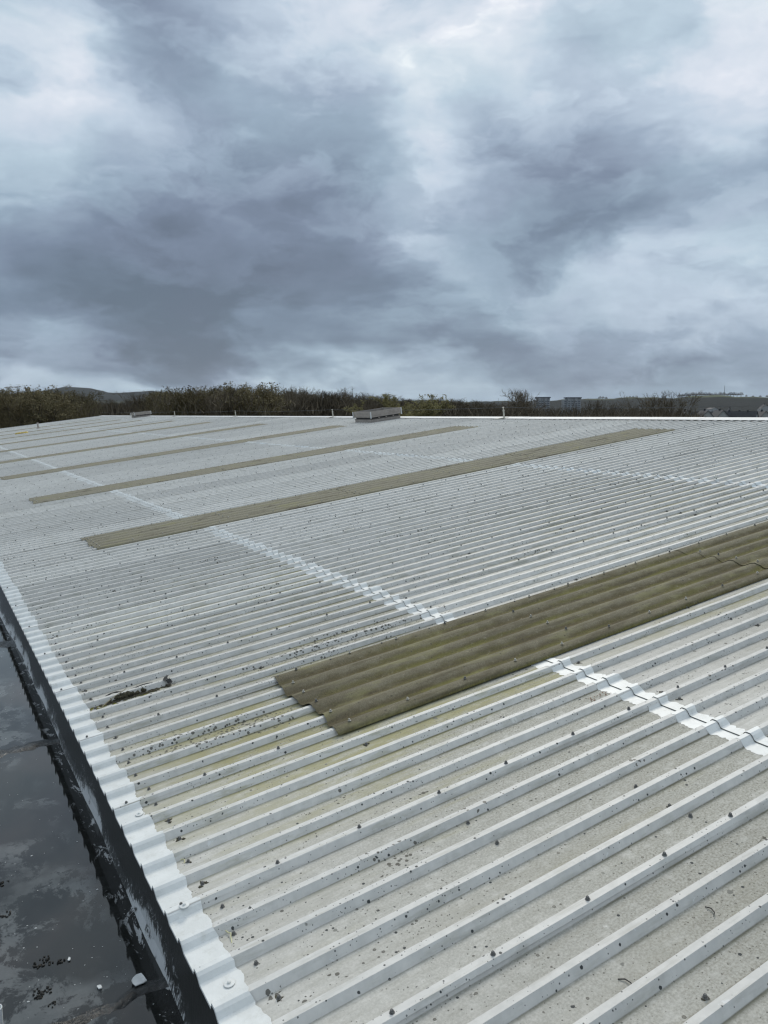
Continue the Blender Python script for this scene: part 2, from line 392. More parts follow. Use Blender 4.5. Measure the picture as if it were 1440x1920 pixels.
# skyline of the far ground: (bearing, tangent of elevation, distance)
SKYL = [(x, y, d) for x, y, d in ((-300, 745, 5200), (0, 742, 5200), (60, 735, 5200), (105, 731.5, 5000), (130, 730.5, 5000), (165, 731, 5000), (200, 735, 5000), (240, 738, 5000), (285, 736, 5000), (330, 741, 5000), (400, 744, 4600),
        (600, 750, 4200), (900, 754, 3600), (960, 753, 3300), (1050, 751, 3000), (1100, 748.5, 2900), (1200, 747.5, 2800), (1260, 746, 2800), (1310, 743.5, 2800), (1360, 743, 2800), (1400, 743.5, 2800), (1440, 745, 2900), (1700, 742, 3000))]
hp = [(az_of(x), el_of(x, y), d) for x, y, d in SKYL]
hv, hf = [], []
NAZ, NRAD = 360, 14
for i in range(NAZ + 1):
    a = -180 + i if NAZ == 360 else 0
    rr = random.Random(i)
    el = interp([(p[0], p[1]) for p in hp], a); dist = interp([(p[0], p[2]) for p in hp], a)
    for k in range(NRAD):
        t = k / (NRAD - 1)
        d = dist * (.42 + .58 * min(t / .8, 1)) + max(t - .8, 0) * 9000
        up = (math.sin((min(t / .8, 1) - .5) * math.pi) * .5 + .5)
        top = ZC + el * dist
        z = top * up if t <= .8 else top * (1 - (t - .8) / .2 * .6)
        if 0 < t < .79: z *= 1 + .10 * math.sin(a * 1.7 + k) * math.sin(a * .6 - k * 1.3)
        hv.append((d * math.sin(R(a)), d * math.cos(R(a)), z - 1.0))
# finer sampling inside the view for a true crest
hv, hf = [], []
angs = [-180 + 3 * i for i in range(61)] + [3 + .35 * i for i in range(int((66 - 3) / .35) + 1)] + [69 + 3 * i for i in range(38)]
angs = sorted(set(round(a, 3) for a in angs))
for a in angs:
    el = interp([(p[0], p[1]) for p in hp], a); dist = interp([(p[0], p[2]) for p in hp], a)
    el += .00035 * math.sin(a * 3.1) + .0002 * math.sin(a * 9.7 + 1)
    top = ZC + el * dist
    for k in range(NRAD):
        t = k / (NRAD - 1); q = min(t / .77, 1)
        d = dist * (.42 + .58 * q) + max(t - .77, 0) * 8000
        z = top * (math.sin((q - .5) * math.pi) * .5 + .5) if t <= .78 else top * (1 - (t - .78) / .22 * .7)
        if 0 < q < .95: z *= 1 + .07 * math.sin(a * .9 + k) * math.sin(a * .4 - k * 1.3)
        hv.append((d * math.sin(R(a)), d * math.cos(R(a)), z - .6))
for i in range(len(angs) - 1):
    for k in range(NRAD - 1):
        p = i * NRAD + k
        hf.append((p, p + 1, p + NRAD + 1, p + NRAD))
hills = link('hills', mesh('hills', hv, hf, hill_material(), True)); hills['kind'] = 'structure'
def hill_z(a, d):
    el = interp([(p[0], p[1]) for p in hp], a); dist = interp([(p[0], p[2]) for p in hp], a)
    q = (d / dist - .42) / .58
    return 0 if q < 0 else (ZC + el * dist) * (math.sin((min(q, 1) - .5) * math.pi) * .5 + .5)

# ------------------------------------------------------------------ the warehouse and its roof
XE, XL1, XL2, XR = 0.76, 3.62, 9.36, 15.5
YN, YF = Y0 - 5.0, 80.045
WH = empty('warehouse', Matrix.Translation((XR, 40, 0)), 'long low-pitched warehouse with weathered pale grey ribbed metal roof and brown rooflight strips', 'building')

def sheet_mesh(nrib, s0, s1, seed):
    """one roofing sheet: its first rib laps over the neighbour, its last rib lies under the next one"""
    rnd = random.Random(seed); L = s1 - s0
    pl = [(-.0275, -.0150), (-.0165, .0022), (.0155, .0022), (.0362, -DEPTH)]
    for k in range(1, nrib + 1):
        c = .2 * k; pl += [(c - .035, -DEPTH), (c - .015, 0), (c + .015, 0)]
        if k < nrib: pl += [(c + .035, -DEPTH)]
    n = max(2, int(L / .55)); v, f = [], []; ph = [rnd.uniform(0, 6.28) for _ in range(3)]
    for i in range(n + 1):
        t = i / n; env = math.sin(math.pi * t) ** .5 if 0 < t < 1 else 0
        wob = env * (.0032 * math.sin(t * L * 1.9 + ph[0]) + .0018 * math.sin(t * L * 5.1 + ph[1]))
        for (y, z) in pl: v.append((t * L, y + wob, z + .0055 * (1 - t)))
    m = len(pl)
    for i in range(n):
        for j in range(m - 1):
            a = i * m + j; f.append((a, a + m, a + m + 1, a + 1))
    # turned edge at the lower end, one gauge thick
    b0 = len(v)
    for (y, z) in pl: v.append((.0005, y, z + .0055 - .0016))
    for j in range(m - 1): f.append((j, j + 1, b0 + j + 1, b0 + j))
    return mesh('roof_sheet', v, f, M_SHEET)
_cache = {}
def sheet(nrib, X0, X1, Y):
    var = random.randrange(3); key = (nrib, round(X0, 3), round(X1, 3), var)
    if key not in _cache: _cache[key] = sheet_mesh(nrib, S(X0), S(X1), hash(key) & 0xffff)
    return link('roof_sheet', _cache[key], WH, at_roof(X0, Y))
random.seed(4)
RLS = [Y0 + .2 * k for k in (10, 47, 80, 115, 151, 190, 227, 265, 297, 334)]
RLTOP = [13.75, 13.80, 13.60, 13.15, 13.1, 13.2, 13.4, 13.3, 13.3, 13.3]
cols = []                               # (start, ribs, is rooflight)
y = YN; rl = list(RLS)
while y < YF - .1:
    nxt = rl[0] if rl else 1e9
    if abs(nxt - y) < .01:
        cols.append((y, 5, RLS.index(rl.pop(0)))); y += 1.0; continue
    n = min(5, round((min(nxt, YF) - y) / .2)); cols.append((y, n, None)); y += .2 * n
seams = [c[0] for c in cols]
for y, n, k in cols:
    if k is None:
        sheet(n, XE, XL1 + .13, y); sheet(n, XL1, XL2 + .13, y); sheet(n, XL2, XR - .03, y)
    else:
        sheet(n, XE, 2.16, y); sheet(n, RLTOP[k] - .12, XR - .03, y)

# white coating over the sheet ends at the eaves and over the end laps
def coat_mesh(name, y0, w, s0, s1, off0, off1, seed, mat, rag0=0.0, rag1=0.012, zs=0.0):
    rnd = random.Random(seed); ys = sorted(set([round(y0 + w * i / int(w / .0125), 5) for i in range(int(w / .0125) + 1)]))
    v, f = [], []; walk0 = walk1 = 0.0; N = 5
    brk = rnd.random() * 6
    for yy in ys:
        walk1 = walk1 * .86 + rnd.uniform(-1, 1) * rag1 * .6; walk0 = walk0 * .86 + rnd.uniform(-1, 1) * rag0 * .6
        a = s0 + walk0 + rag0 * .3 * math.sin(yy * 23 + brk); b = s1 + walk1 + rag1 * .3 * math.sin(yy * 31 + brk)
        for i in range(N):
            t = i / (N - 1); z = prof(yy, off0 + (off1 - off0) * t)
            v.append((a + (b - a) * t, yy, z + zs))
    for i in range(len(ys) - 1):
        for j in range(N - 1):
            p = i * N + j; f.append((p, p + 1, p + N + 1, p + N))
    return mesh(name, v, f, mat)
def joined(ms, name, mat):
    v, f = [], []
    for m in ms:
        i = len(v); v += [tuple(p.co) for p in m.vertices]; f += [tuple(i + k for k in p.vertices) for p in m.polygons]; bpy.data.meshes.remove(m)
    return mesh(name, v, f, mat)
ecache, lcache = {}, {}
for ci, (y, n, k) in enumerate(cols):
    key = (n, ci % 4)
    if key not in ecache:
        a = coat_mesh('eaves_coating', Y0, .2 * n, S(XE) - .004, S(XE) + .135, .0084, .0082, ci + 5, M_COAT, 0, .010)
        b = coat_mesh('eaves_lip', Y0, .2 * n, S(XE) - .006, S(XE) - .004, .002, .0084, ci + 5, M_COAT, 0, 0)
        ecache[key] = joined([a, b], 'eaves_coating', M_COAT)
    link('eaves_coating', ecache[key], WH, at_roof(0, y - Y0))
    if k is None:
        for X, mat, thin in ((XL1, M_COAT, 0), (XL2, M_COAT if ci % 4 else M_WORN, .005)):
            key = (n, X, ci % 3)
            if key not in lcache:
                a = coat_mesh('lap_coating', Y0, .2 * n, S(X) - .095 + thin, S(X) - .002, .0018, .0022, ci * 7 + 1, mat, .020, 0)
                b = coat_mesh('lap_coating', Y0, .2 * n, S(X) - .001, S(X) + .085 - thin, .0082, .0079, ci * 7 + 2, mat, 0, .022)
                lcache[key] = joined([a, b], 'lap_coating', mat)
            link('lap_coating', lcache[key], WH, at_roof(0, y - Y0))
# coating dabbed on to the side of the first rooflight
d = MB()
rnd = random.Random(9)

# rooflights: rounded corrugations over the neighbouring ribs, three sheets to a strip
def rl_profile(y):
    d = abs((y + .1) % .2 - .1)
    c = .5 + .5 * math.cos(math.pi * min(d / .094, 1))
    return -DEPTH + .003 + (DEPTH + .001) * c ** .72
def rl_mesh(L, seed, last):
    rnd = random.Random(seed); v, f = [], []
    ys = [-.060 + .0125 * i for i in range(int(1.13 / .0125) + 1)]
    n = max(3, int(L / .4)); ph = rnd.uniform(0, 6)
    m = len(ys)
    for i in range(n + 1):
        t = i / n
        for j, yy in enumerate(ys):
            z = rl_profile(yy) + .0055 * (1 - t) + .0012 * math.sin(t * L * 3 + ph + yy * 4)
            if yy < -.05: z = -DEPTH + .004 + .0055 * (1 - t)
            x = t * L + (.022 * math.sin(yy * 9 + ph) + rnd.uniform(-.004, .004) if i in (0, n) else 0)
            v.append((x, yy, z))
    for i in range(n):
        for j in range(m - 1):
            a = i * m + j; f.append((a, a + m, a + m + 1, a + 1))
    b0 = len(v)
    for j in range(m): x, yy, z = v[j]; v += [(x, yy, z), (x + .001, yy, z - .0025)]
    for j in range(m - 1): f.append((b0 + 2 * j, b0 + 2 * j + 2, b0 + 2 * j + 3, b0 + 2 * j + 1))
    return mesh('rooflight_sheet', v, f, M_RL, True)
rcache = {}
for k, yy in enumerate(RLS):
    cuts = [2.045, 6.22, 10.1, RLTOP[k]]
    for i in range(3):
        a, b = cuts[i], cuts[i + 1] + (.14 if i < 2 else 0)
        key = (round(b - a, 2), (k + i) % 2)
        if key not in rcache: rcache[key] = rl_mesh(S(b) - S(a), k * 3 + i, i == 2)
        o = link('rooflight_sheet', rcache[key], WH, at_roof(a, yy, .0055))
        o['label'] = 'grimy brown corrugated rooflight sheet' + (' with green moss in its valleys' if k == 0 else '')

# ridge capping in lengths, filler gaps open beneath it
def cap_mesh(L, over):
    mb = MB(); y0, y1 = -over, L
    sec = [(-.33, .000), (-.325, .006), (-.02, .012), (.0, .016)]
    for (a, za), (b, zb) in zip(sec, sec[1:]):
        mb.quad((a, y0, za), (b, y0, zb), (b, y1, zb), (a, y1, za))
    mb.quad((0, y0, .016), (0, y1, .016), (.33 * math.cos(2 * SLOPE), y1, .016 - .33 * math.sin(2 * SLOPE)), (.33 * math.cos(2 * SLOPE), y0, .016 - .33 * math.sin(2 * SLOPE)))
    return mb.mesh('ridge_cap', M_CAP)
capm = cap_mesh(3.0, .08); yy = YN; i = 0
while yy < YF - .1:
    L = min(3.0, YF - yy)
    m = capm if L > 2.99 else cap_mesh(L, .08)
    link('ridge_cap', m, WH, at_roof(XR, yy, .006 + .0025 * (i % 2))); yy += 3.0; i += 1
# dark profiled filler under the capping
mb = MB()
fx = S(XR) - .16; yy = YN
while yy < YF:
    mb.quad((fx, yy, -DEPTH + .001), (fx, yy + .2, -DEPTH + .001), (fx, yy + .2, .004), (fx, yy, .004)); yy += .2
M_FILL = plain('foam_filler', (.03, .03, .03), .2, 8, .9)
mb.build('ridge_filler', M_FILL, WH, ROOF)['kind'] = 'stuff'
# far slope, walls, verge
def slope_sheet():
    v, f = [], []; ys = []; y = YN
    for k in range(int(round((YF - YN) / .2))):
        for d in (-.015, .015, .035, .165): ys.append(YN + .2 * k + d)
    Lh = S(XR - XE)
    for yy in ys:
        z = prof(yy); v += [(0, yy, z), (Lh, yy, z)]
    for i in range(len(ys) - 1): f.append((2 * i, 2 * i + 1, 2 * i + 3, 2 * i + 2))
    return mesh('rear_slope', v, f, M_SHEET)
ridge_z = ZC - H0 + XR * TAN
link('rear_slope', slope_sheet(), WH, Matrix.Translation((XR + .012, 0, ridge_z)) @ Matrix.Rotation(SLOPE, 4, 'Y'))
eave_z = ZC - H0 + XE * TAN
XB = 2 * XR - XE
WATER = ZC - 2.365
MB().box((XE + .06, YF - .26, 0), (XB - .06, YF - .06, eave_z - .05)).quad((XE + .06, YF - .26, eave_z - .05), (XB - .06, YF - .26, eave_z - .05), (XR, YF - .26, ridge_z - .05)).quad((XE + .06, YF - .06, eave_z - .05), (XR, YF - .06, ridge_z - .05), (XB - .06, YF - .06, eave_z - .05)).build('gable_wall', M_WALL, WH, Matrix())
MB().box((XE + .06, YN + .06, 0), (XB - .06, YN + .26, eave_z - .05)).quad((XE + .06, YN + .06, eave_z - .05), (XR, YN + .06, ridge_z - .05), (XB - .06, YN + .06, eave_z - .05)).quad((XE + .06, YN + .26, eave_z - .05), (XB - .06, YN + .26, eave_z - .05), (XR, YN + .26, ridge_z - .05)).build('gable_wall', M_WALL, WH, Matrix())
MB().box((XB - .26, YN + .26, 0), (XB - .06, YF - .26, eave_z - .05)).build('side_wall', M_WALL, WH, Matrix())
M_CAPG = plain('verge_trim', (.60, .62, .62), .06, 3, .5)
MB().box((S(XE), YF - .09, .004), (S(XR) - .02, YF + .012, .020)).box((S(XE), YF + .0, -.16), (S(XR) - .02, YF + .012, .004)).build('verge_flashing', M_CAPG, WH, ROOF)

# screws
sm = MB().lathe([(.0105, 0), (.0105, .002), (.0068, .003), (.0068, .0105), (.0045, .014)], 8)
SCREW = sm.mesh('roof_screw', M_SCREW, False)
SCREWL = mesh('roof_screw', sm.v, sm.f, M_SCREWL)
rnd = random.Random(77)
mv, mf = list(sm.v), list(sm.f)
mo = MB()
for _ in range(4):
    a = rnd.uniform(0, 6.28); r = rnd.uniform(.008, .020)
    mo.blob((r * math.cos(a), r * math.sin(a), .0005), .011, .009, .0025, rnd, .4, 6, 3)
mo2 = mesh('moss_ring', mo.v, mo.f, M_MOSS, True)
spots = []
for y, n, k in cols:
    if k is not None: pass
    q = .80
    X = 1.235 - .43
    while X < XR - .4:
        if not (k is not None and 1.9 < X < RLTOP[k]): spots.append((X + rnd.uniform(-.02, .02), y + rnd.uniform(-.003, .003), .0022 + .003, 'seam'))
        X += .43
for y, n, k in cols:
    for X in (.955, 2.09, 2.86, 3.74, 5.05, 6.35, 7.65, 8.95, 9.48, 10.9, 12.3, 13.7, 15.0):
        for j in range(n):
            if rnd.random() < .30 and X > 1: continue
            if k is not None and 2.0 < X < RLTOP[k]: continue
            dy = rnd.choice((.055, .145)) if X > 1 else .135
            if X in (2.09, 2.86) and rnd.random() < .4: continue
            spots.append((X + rnd.uniform(-.012, .012), y + .2 * j + dy + rnd.uniform(-.008, .008), -DEPTH + .004, 'pan'))
for k, yy in enumerate(RLS):
    for X in [2.12 + .43 * i for i in range(27)]:
        if X < RLTOP[k] - .05:
            spots.append((X + rnd.uniform(-.02, .02), yy + rnd.uniform(-.004, .004), .018, 'light')); spots.append((X + .1 + rnd.uniform(-.02, .02), yy + 1.0 + rnd.uniform(-.004, .004), .018, 'light'))
    for X in (2.11, 4.05, 6.27, 8.2, 10.16, 12.0, RLTOP[k] - .06):
        for j in range(1, 5): spots.append((X + rnd.uniform(-.015, .015), yy + .2 * j + rnd.uniform(-.004, .004), .018, 'light'))
def shows(s):
    X, y = s[0], s[1]; z = -H0 + X * TAN
    a = X * math.cos(AZ) - y * math.sin(AZ); fh = X * math.sin(AZ) + y * math.cos(AZ)
    f = fh * math.cos(PITCH) - z * math.sin(PITCH); u = fh * math.sin(PITCH) + z * math.cos(PITCH)
    if f <= .1: return None
    px, py = 720 + F * a / f, 960 - F * u / f
    return f if -20 < px < 1460 and -20 < py < 1940 else None
vis = sorted([(shows(s), i) for i, s in enumerate(spots) if shows(s)])
near = set(i for _, i in vis[:300])
rest = MB(); restl = MB()
for i, s in enumerate(spots):
    if i in near:
        o = link('roof_screw', SCREWL if s[3] == 'light' and i % 3 else SCREW, WH, at_roof(s[0], s[1], s[2]) @ Matrix.Rotation(rnd.uniform(0, 6), 4, 'Z'))
        if s[3] == 'pan' and rnd.random() < .75:
            k = rnd.uniform(.6, 1.25); link('moss_ring', mo2, o, None).matrix_local = Matrix.Rotation(rnd.uniform(0, 6), 4, 'Z') @ Matrix.Diagonal((k, k, k, 1))
    else:
        t = restl if s[3] == 'light' else rest
        t.lathe([(.011, 0), (.009, .010), (.005, .014)], 5, (S(s[0]), s[1], s[2]))
o = rest.build('distant_screws', M_SCREW, WH, ROOF); o['kind'] = 'stuff'
o = restl.build('distant_rooflight_screws', M_SCREWL, WH, ROOF); o['kind'] = 'stuff'
# broad sealed washer and coated screws near the eaves
W = MB().lathe([(.021, 0), (.020, .0025), (.007, .004), (.007, .008), (.004, .010)], 12).mesh('sealed_washer', M_COAT)
for X, yy in ((.845, 2.545), (.86, 3.945), (.83, 3.03)):
    link('sealed_washer', W, WH, at_roof(X, yy, prof(yy) + .011))

# ------------------------------------------------------------------ upstand, wet flat roof
def upstand_material():
    m, g = newmat('black_upstand'); P = g.n('ShaderNodeNewGeometry').outputs['Position']; x, y, z = g.sep(P)[:3]
    n = g.noise(g.v('MULTIPLY', P, (1, 1, 1.6)), 5.5, 6, .68, .6); nb = g.noise(P, 1.6, 3, .5); fz = g.noise(g.v('MULTIPLY', P, (1, 14, 2.5)), 7, 5, .7)
    hgt = g.m('SUBTRACT', z, WATER)
    lim = g.m('MULTIPLY_ADD', g.step(nb, .40, .66), .125, -.01)
    e = g.m('SUBTRACT', g.m('ADD', lim, g.m('MULTIPLY', g.m('SUBTRACT', fz, .5), .22)), hgt)
    silver = g.m('MULTIPLY', g.step(e, .0, .012), g.step(n, .36, .44))
    silver = g.m('MAXIMUM', silver, g.m('MULTIPLY', g.step(g.noise(P, 34, 5, .7, 1.2), .57, .61), g.step(e, -.10, .0, 0, .9)))
    col = g.mix(silver, g.mix(n, (.018, .019, .018), (.042, .042, .038)), g.mix(fz, (.46, .48, .48), (.66, .67, .67)))
    finish(g, col, g.m('MULTIPLY_ADD', silver, .1, .42), g.m('ADD', fz, silver), .4, .006)
    return m
up = MB()
XW = XE + .022
N = 300
for i in range(N):
    a = YN + (YF - YN) * (i / N) ** 1.6; b = YN + (YF - YN) * ((i + 1) / N) ** 1.6
    def row(yy):
        w = .004 * math.sin(yy * 3.1) + .003 * math.sin(yy * 8.3 + 1) - .05 * max(0, min(1, (yy - 8.2) / 2.2))
        return [(XW + .03, yy, eave_z - .040), (XW + .002, yy, eave_z - .052), (XW - .002 + w * .3, yy, WATER + .16), (XW - .006 + w * .7, yy, WATER + .05), (XW - .022 + w, yy, WATER - .012)]
    ra, rb = row(a), row(b)
    for j in range(4): up.quad(ra[j], ra[j + 1], rb[j + 1], rb[j])
up.build('eaves_upstand', upstand_material(), WH, Matrix(), True)
MB().box((XW + .04, YN + .3, 0), (XW + .24, YF - .3, eave_z - .03)).build('side_wall', M_WALL, WH, Matrix())

def flat_roof_material():
    m, g = newmat('wet_black_felt'); P = g.n('ShaderNodeNewGeometry').outputs['Position']; x, y, z = g.sep(P)[:3]
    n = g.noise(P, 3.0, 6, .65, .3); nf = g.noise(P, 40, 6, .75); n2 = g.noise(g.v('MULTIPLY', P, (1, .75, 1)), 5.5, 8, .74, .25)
    silt_reflection = g.m('MULTIPLY', g.step(n2, .49, .56), g.step(g.noise(P, 1.8, 4, .6), .40, .60))        # thin grey silt, with pale sky reflections painted in as diffuse patches
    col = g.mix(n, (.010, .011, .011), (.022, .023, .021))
    silt_reflection = g.m('MULTIPLY', silt_reflection, g.step(g.m('SUBTRACT', XW, x), .10, .22, .1, 1.0))  # painted patches fade beside the upstand, leaving its dark reflection clear
    col = g.mix(g.m('MULTIPLY', silt_reflection, .8), col, g.mix(nf, (.07, .076, .077), (.15, .16, .16)))
    # silver paint slopped along the foot of the upstand
    d = g.m('SUBTRACT', XW, x)
    sl = g.m('MULTIPLY', g.step(d, .13, .03), g.step(g.noise(g.v('MULTIPLY', P, (2.2, .9, 1)), 6.5, 6, .7, 1.0), .56, .60))
    col = g.mix(sl, col, g.mix(nf, (.28, .29, .30), (.48, .50, .50)))
    sp, e, r = lichen(g, P, .045, .005, .25, g.step(n, .4, .6)); col = g.mix(g.m('MULTIPLY', sp, .8), col, (.5, .5, .49))
    fl = g.n('ShaderNodeMath', operation='GREATER_THAN'); g.put(fl.inputs[0], g.noise(P, 22, 4, .7, 2.0)); fl.inputs[1].default_value = .735
    col = g.mix(fl.outputs[0], col, (.012, .012, .011))
    dry = g.m('MAXIMUM', g.m('MULTIPLY', sl, .5), g.m('MULTIPLY', fl.outputs[0], .8))
    ins = {'Base Color': col, 'Roughness': g.m('MULTIPLY_ADD', dry, .5, .035), 'IOR': 1.5, 'Specular IOR Level': .5}
    b = g.n('ShaderNodeBump', {'Strength': .05, 'Distance': .004, 'Height': g.noise(g.v('MULTIPLY', P, (1, .5, 1)), 5, 2)}); b2 = g.n('ShaderNodeBump', {'Strength': .6, 'Distance': .004, 'Height': fl.outputs[0], 'Normal': b.outputs[0]})
    ins['Normal'] = b2.outputs[0]
    g.n('ShaderNodeOutputMaterial', {0: g.n('ShaderNodeBsdfPrincipled', ins).outputs[0]})
    return m
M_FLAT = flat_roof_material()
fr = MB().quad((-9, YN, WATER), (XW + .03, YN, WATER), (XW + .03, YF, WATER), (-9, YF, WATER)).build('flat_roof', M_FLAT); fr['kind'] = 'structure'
MB().box((-9.02, YN, 0), (-8.8, YF, WATER + .25)).build('parapet', M_WALL, fr)
def felt_material():
    m, g = newmat('damp_felt'); P = g.n('ShaderNodeNewGeometry').outputs['Position']
    n = g.noise(P, 18, 6, .7, .6); nf = g.noise(P, 90, 5, .7)
    col = g.mix(g.step(n, .40, .72), (.012, .013, .012), (.075, .077, .076)); col = g.mix(g.step(nf, .66, .70), col, (.42, .42, .41))
    finish(g, col, .16, g.m('ADD', n, g.m('MULTIPLY', nf, .3)), .9, .01)
    return m
M_FELT = felt_material()
def felt_lap(x0, x1, yc, w, seed, slant=0.0):
    rnd = random.Random(seed); v, f = [], []; nx, ny = 90, 7
    for i in range(nx + 1):
        x = x0 + (x1 - x0) * i / nx; c = yc + slant * (x - x1) + .02 * math.sin(x * 9 + seed) + .008 * math.sin(x * 31) + rnd.uniform(-.006, .006); ww = w * rnd.uniform(.6, 1.3)
        for j in range(ny + 1):
            t = j / ny * 2 - 1
            v.append((x, c + t * ww, WATER + .000 + (.008 + .009 * rnd.random()) * max(0, 1 - t * t) ** .6 * (.75 + .45 * math.sin(x * 21 + seed))))
    for i in range(nx):
        for j in range(ny):
            a = i * (ny + 1) + j; f.append((a, a + ny + 1, a + ny + 2, a + 1))
    link('felt_lap', mesh('felt_lap', v, f, M_FELT, True), fr)
felt_lap(-2.0, .765, 3.10, .030, 1, .02); felt_lap(-2.0, .77, 5.98, .075, 2, -.02); felt_lap(-2.0, .765, 8.9, .12, 3, .02)
felt_lap(-2.0, .765, .2, .03, 5, .02)

# flakes and litter on the wet felt
def flake(name, x, y, rx, ry, tilt, mat, seed, z=0.0, th=.004):
    rnd = random.Random(seed); n = 11; top, bot = [], []
    for i in range(n):
        a = 6.28318 * i / n; k = rnd.uniform(.65, 1.12)
        px, py = rx * k * math.cos(a), ry * k * math.sin(a); pz = tilt * px + .004 * rnd.random()
        top.append((px, py, pz + th)); bot.append((px, py, pz))
    v = top + bot; f = [tuple(range(n)), tuple(reversed(range(n, 2 * n)))] + [(i, n + i, n + (i + 1) % n, (i + 1) % n) for i in range(n)]
    return link(name, mesh(name, v, f, mat), None, Matrix.Translation((x, y, WATER + z)) @ Matrix.Rotation(rnd.uniform(0, 6), 4, 'Z'))
M_FLAKE = plain('pale_flake', (.66, .68, .67), .12, 40, .5)
tag(flake('paint_flake', .665, 3.16, .048, .034, .18, M_FLAKE, 3, .012), 'large curled pale grey paint flake beside the felt lap on the wet flat roof', 'paint flake')
tag(flake('paint_flake', .515, 3.215, .016, .010, .1, M_FLAKE, 6, .002), 'small whitish flake lying in the water near the large paint flake', 'paint flake', )
tag(flake('paint_flake', .435, 3.46, .013, .007, .1, M_FLAKE, 8, .002), 'lone narrow white flake in the middle of the wet flat roof', 'paint flake')
M_BLKS = plain('black_sludge', (.018, .017, .014), .4, 90, .6)
gv = MB(); rnd = random.Random(21)
for _ in range(230):
    cx, cy = .2 + .55 * rnd.random(), 2.6 + 7 * rnd.random() ** 1.8
    s = rnd.uniform(.001, .0035) * (1 if rnd.random() < .9 else 2.2)
    gv.blob((cx, cy, WATER + .001), s, s * .7, s * .35, rnd, .35, 5, 3)
o = gv.build('grit', M_FLAKE); o['kind'] = 'stuff'; o['label'] = 'scattered whitish grit and paint crumbs on the wet flat roof'
lm = MB()
for cx, cy, k, nn in ((.335, 3.50, .05, 26), (.30, 3.31, .045, 22), (.40, 3.47, .018, 7), (.33, 3.21, .02, 6), (.20, 3.95, .05, 14), (.23, 4.25, .05, 16)):
    for _ in range(nn):
        a, r = rnd.uniform(0, 6.28), k * rnd.random() ** .6
        lm.blob((cx + r * math.cos(a), cy + r * math.sin(a) * .8, WATER + .002), rnd.uniform(.003, .009), rnd.uniform(.003, .008), rnd.uniform(.002, .006), rnd, .4, 5, 3)
o = lm.build('leaf_litter', M_BLKS, None, None, True); o['kind'] = 'stuff'; o['label'] = 'clumps of black sludge standing out of the water on the flat roof'
pp = MB().lathe([(.022, 0), (.022, .10), (.019, .10), (.019, .085)], 14).build('pipe_stub', M_FLAKE, None, Matrix.Translation((.128, 3.17, WATER)))
tag(pp, 'white plastic pipe stub on the wet flat roof near the lower edge of the picture', 'pipe')

# ------------------------------------------------------------------ things on the roof
# torn patch of debris over a rib near the eaves
DB = empty('debris_clump', at_roof(1.2, 5.645, -DEPTH), 'clump of black moss, torn strip and twig caught on a rib near the eaves', 'debris')
rnd = random.Random(5)
db = MB()
for _ in range(190):
    t = rnd.random(); x = -.30 + .62 * t
    side = rnd.choice((-1, -1, -1, 1)); yy = side * rnd.uniform(.032, .075 if side < 0 else .045)
    if side < 0 and (abs(x + .02) > .2 and rnd.random() < .6): continue
    s = rnd.uniform(.005, .017); db.blob((x, yy, .003), s * 1.6, s, s * .7, rnd, .4, 6, 3)
for _ in range(60):
    x = rnd.gauss(-.03, .05); db.blob((x, rnd.uniform(-.05, -.018), rnd.uniform(.006, .034)), .014, .010, .010, rnd, .4, 6, 3)
db.build('moss', M_MOSS, DB, None, True)['kind'] = 'stuff'
M_ALG = plain('green_moss', (.17, .16, .035), .45, 70, .95)
gm = MB()
for _ in range(110):
    s = rnd.uniform(.005, .014); gm.blob((rnd.uniform(-.32, .22), rnd.choice((-1, -1, 1)) * rnd.uniform(.045, .10), .002), s * 1.7, s, s * .5, rnd, .4, 6, 3)
gm.build('green_moss', M_ALG, DB, None, True)['kind'] = 'stuff'
st = MB()
pts = [(-.16 + .42 * i / 14, .040 + .008 * math.sin(i * 1.3), .030 + .008 * math.sin(i * .9)) for i in range(15)]
st.tube(pts, .0035, 5); st.tube([(p[0] + .02, p[1] + .012, p[2] - .006 + .004 * math.sin(k)) for k, p in enumerate(pts)], .003, 5)
ar = [(.27 + .012 * math.sin(k), -.072 + .013 * k, DEPTH * (1 if .2 < k / 11 < .85 else .2) + .012 + .006 * math.sin(k * 1.1)) for k in range(9)]
for p, q in zip(ar, ar[1:]):
    st.quad((p[0] - .018, p[1], p[2]), (p[0] + .016, p[1], p[2] + .006), (q[0] + .016, q[1], q[2] + .006), (q[0] - .018, q[1], q[2]))
M_BLK = plain('black_strip', (.035, .035, .033), .3, 40, .7)
st.build('torn_strip', M_BLK, DB)
M_TWIG = plain('dry_twig', (.34, .30, .20), .25, 40, .8)
MB().tube([(-.21, -.085, .012), (-.12, -.045, .040), (-.05, -.018, .052), (-.02, -.005, .060)], [.0035, .003, .003, .002], 5).build('twig', M_TWIG, DB)
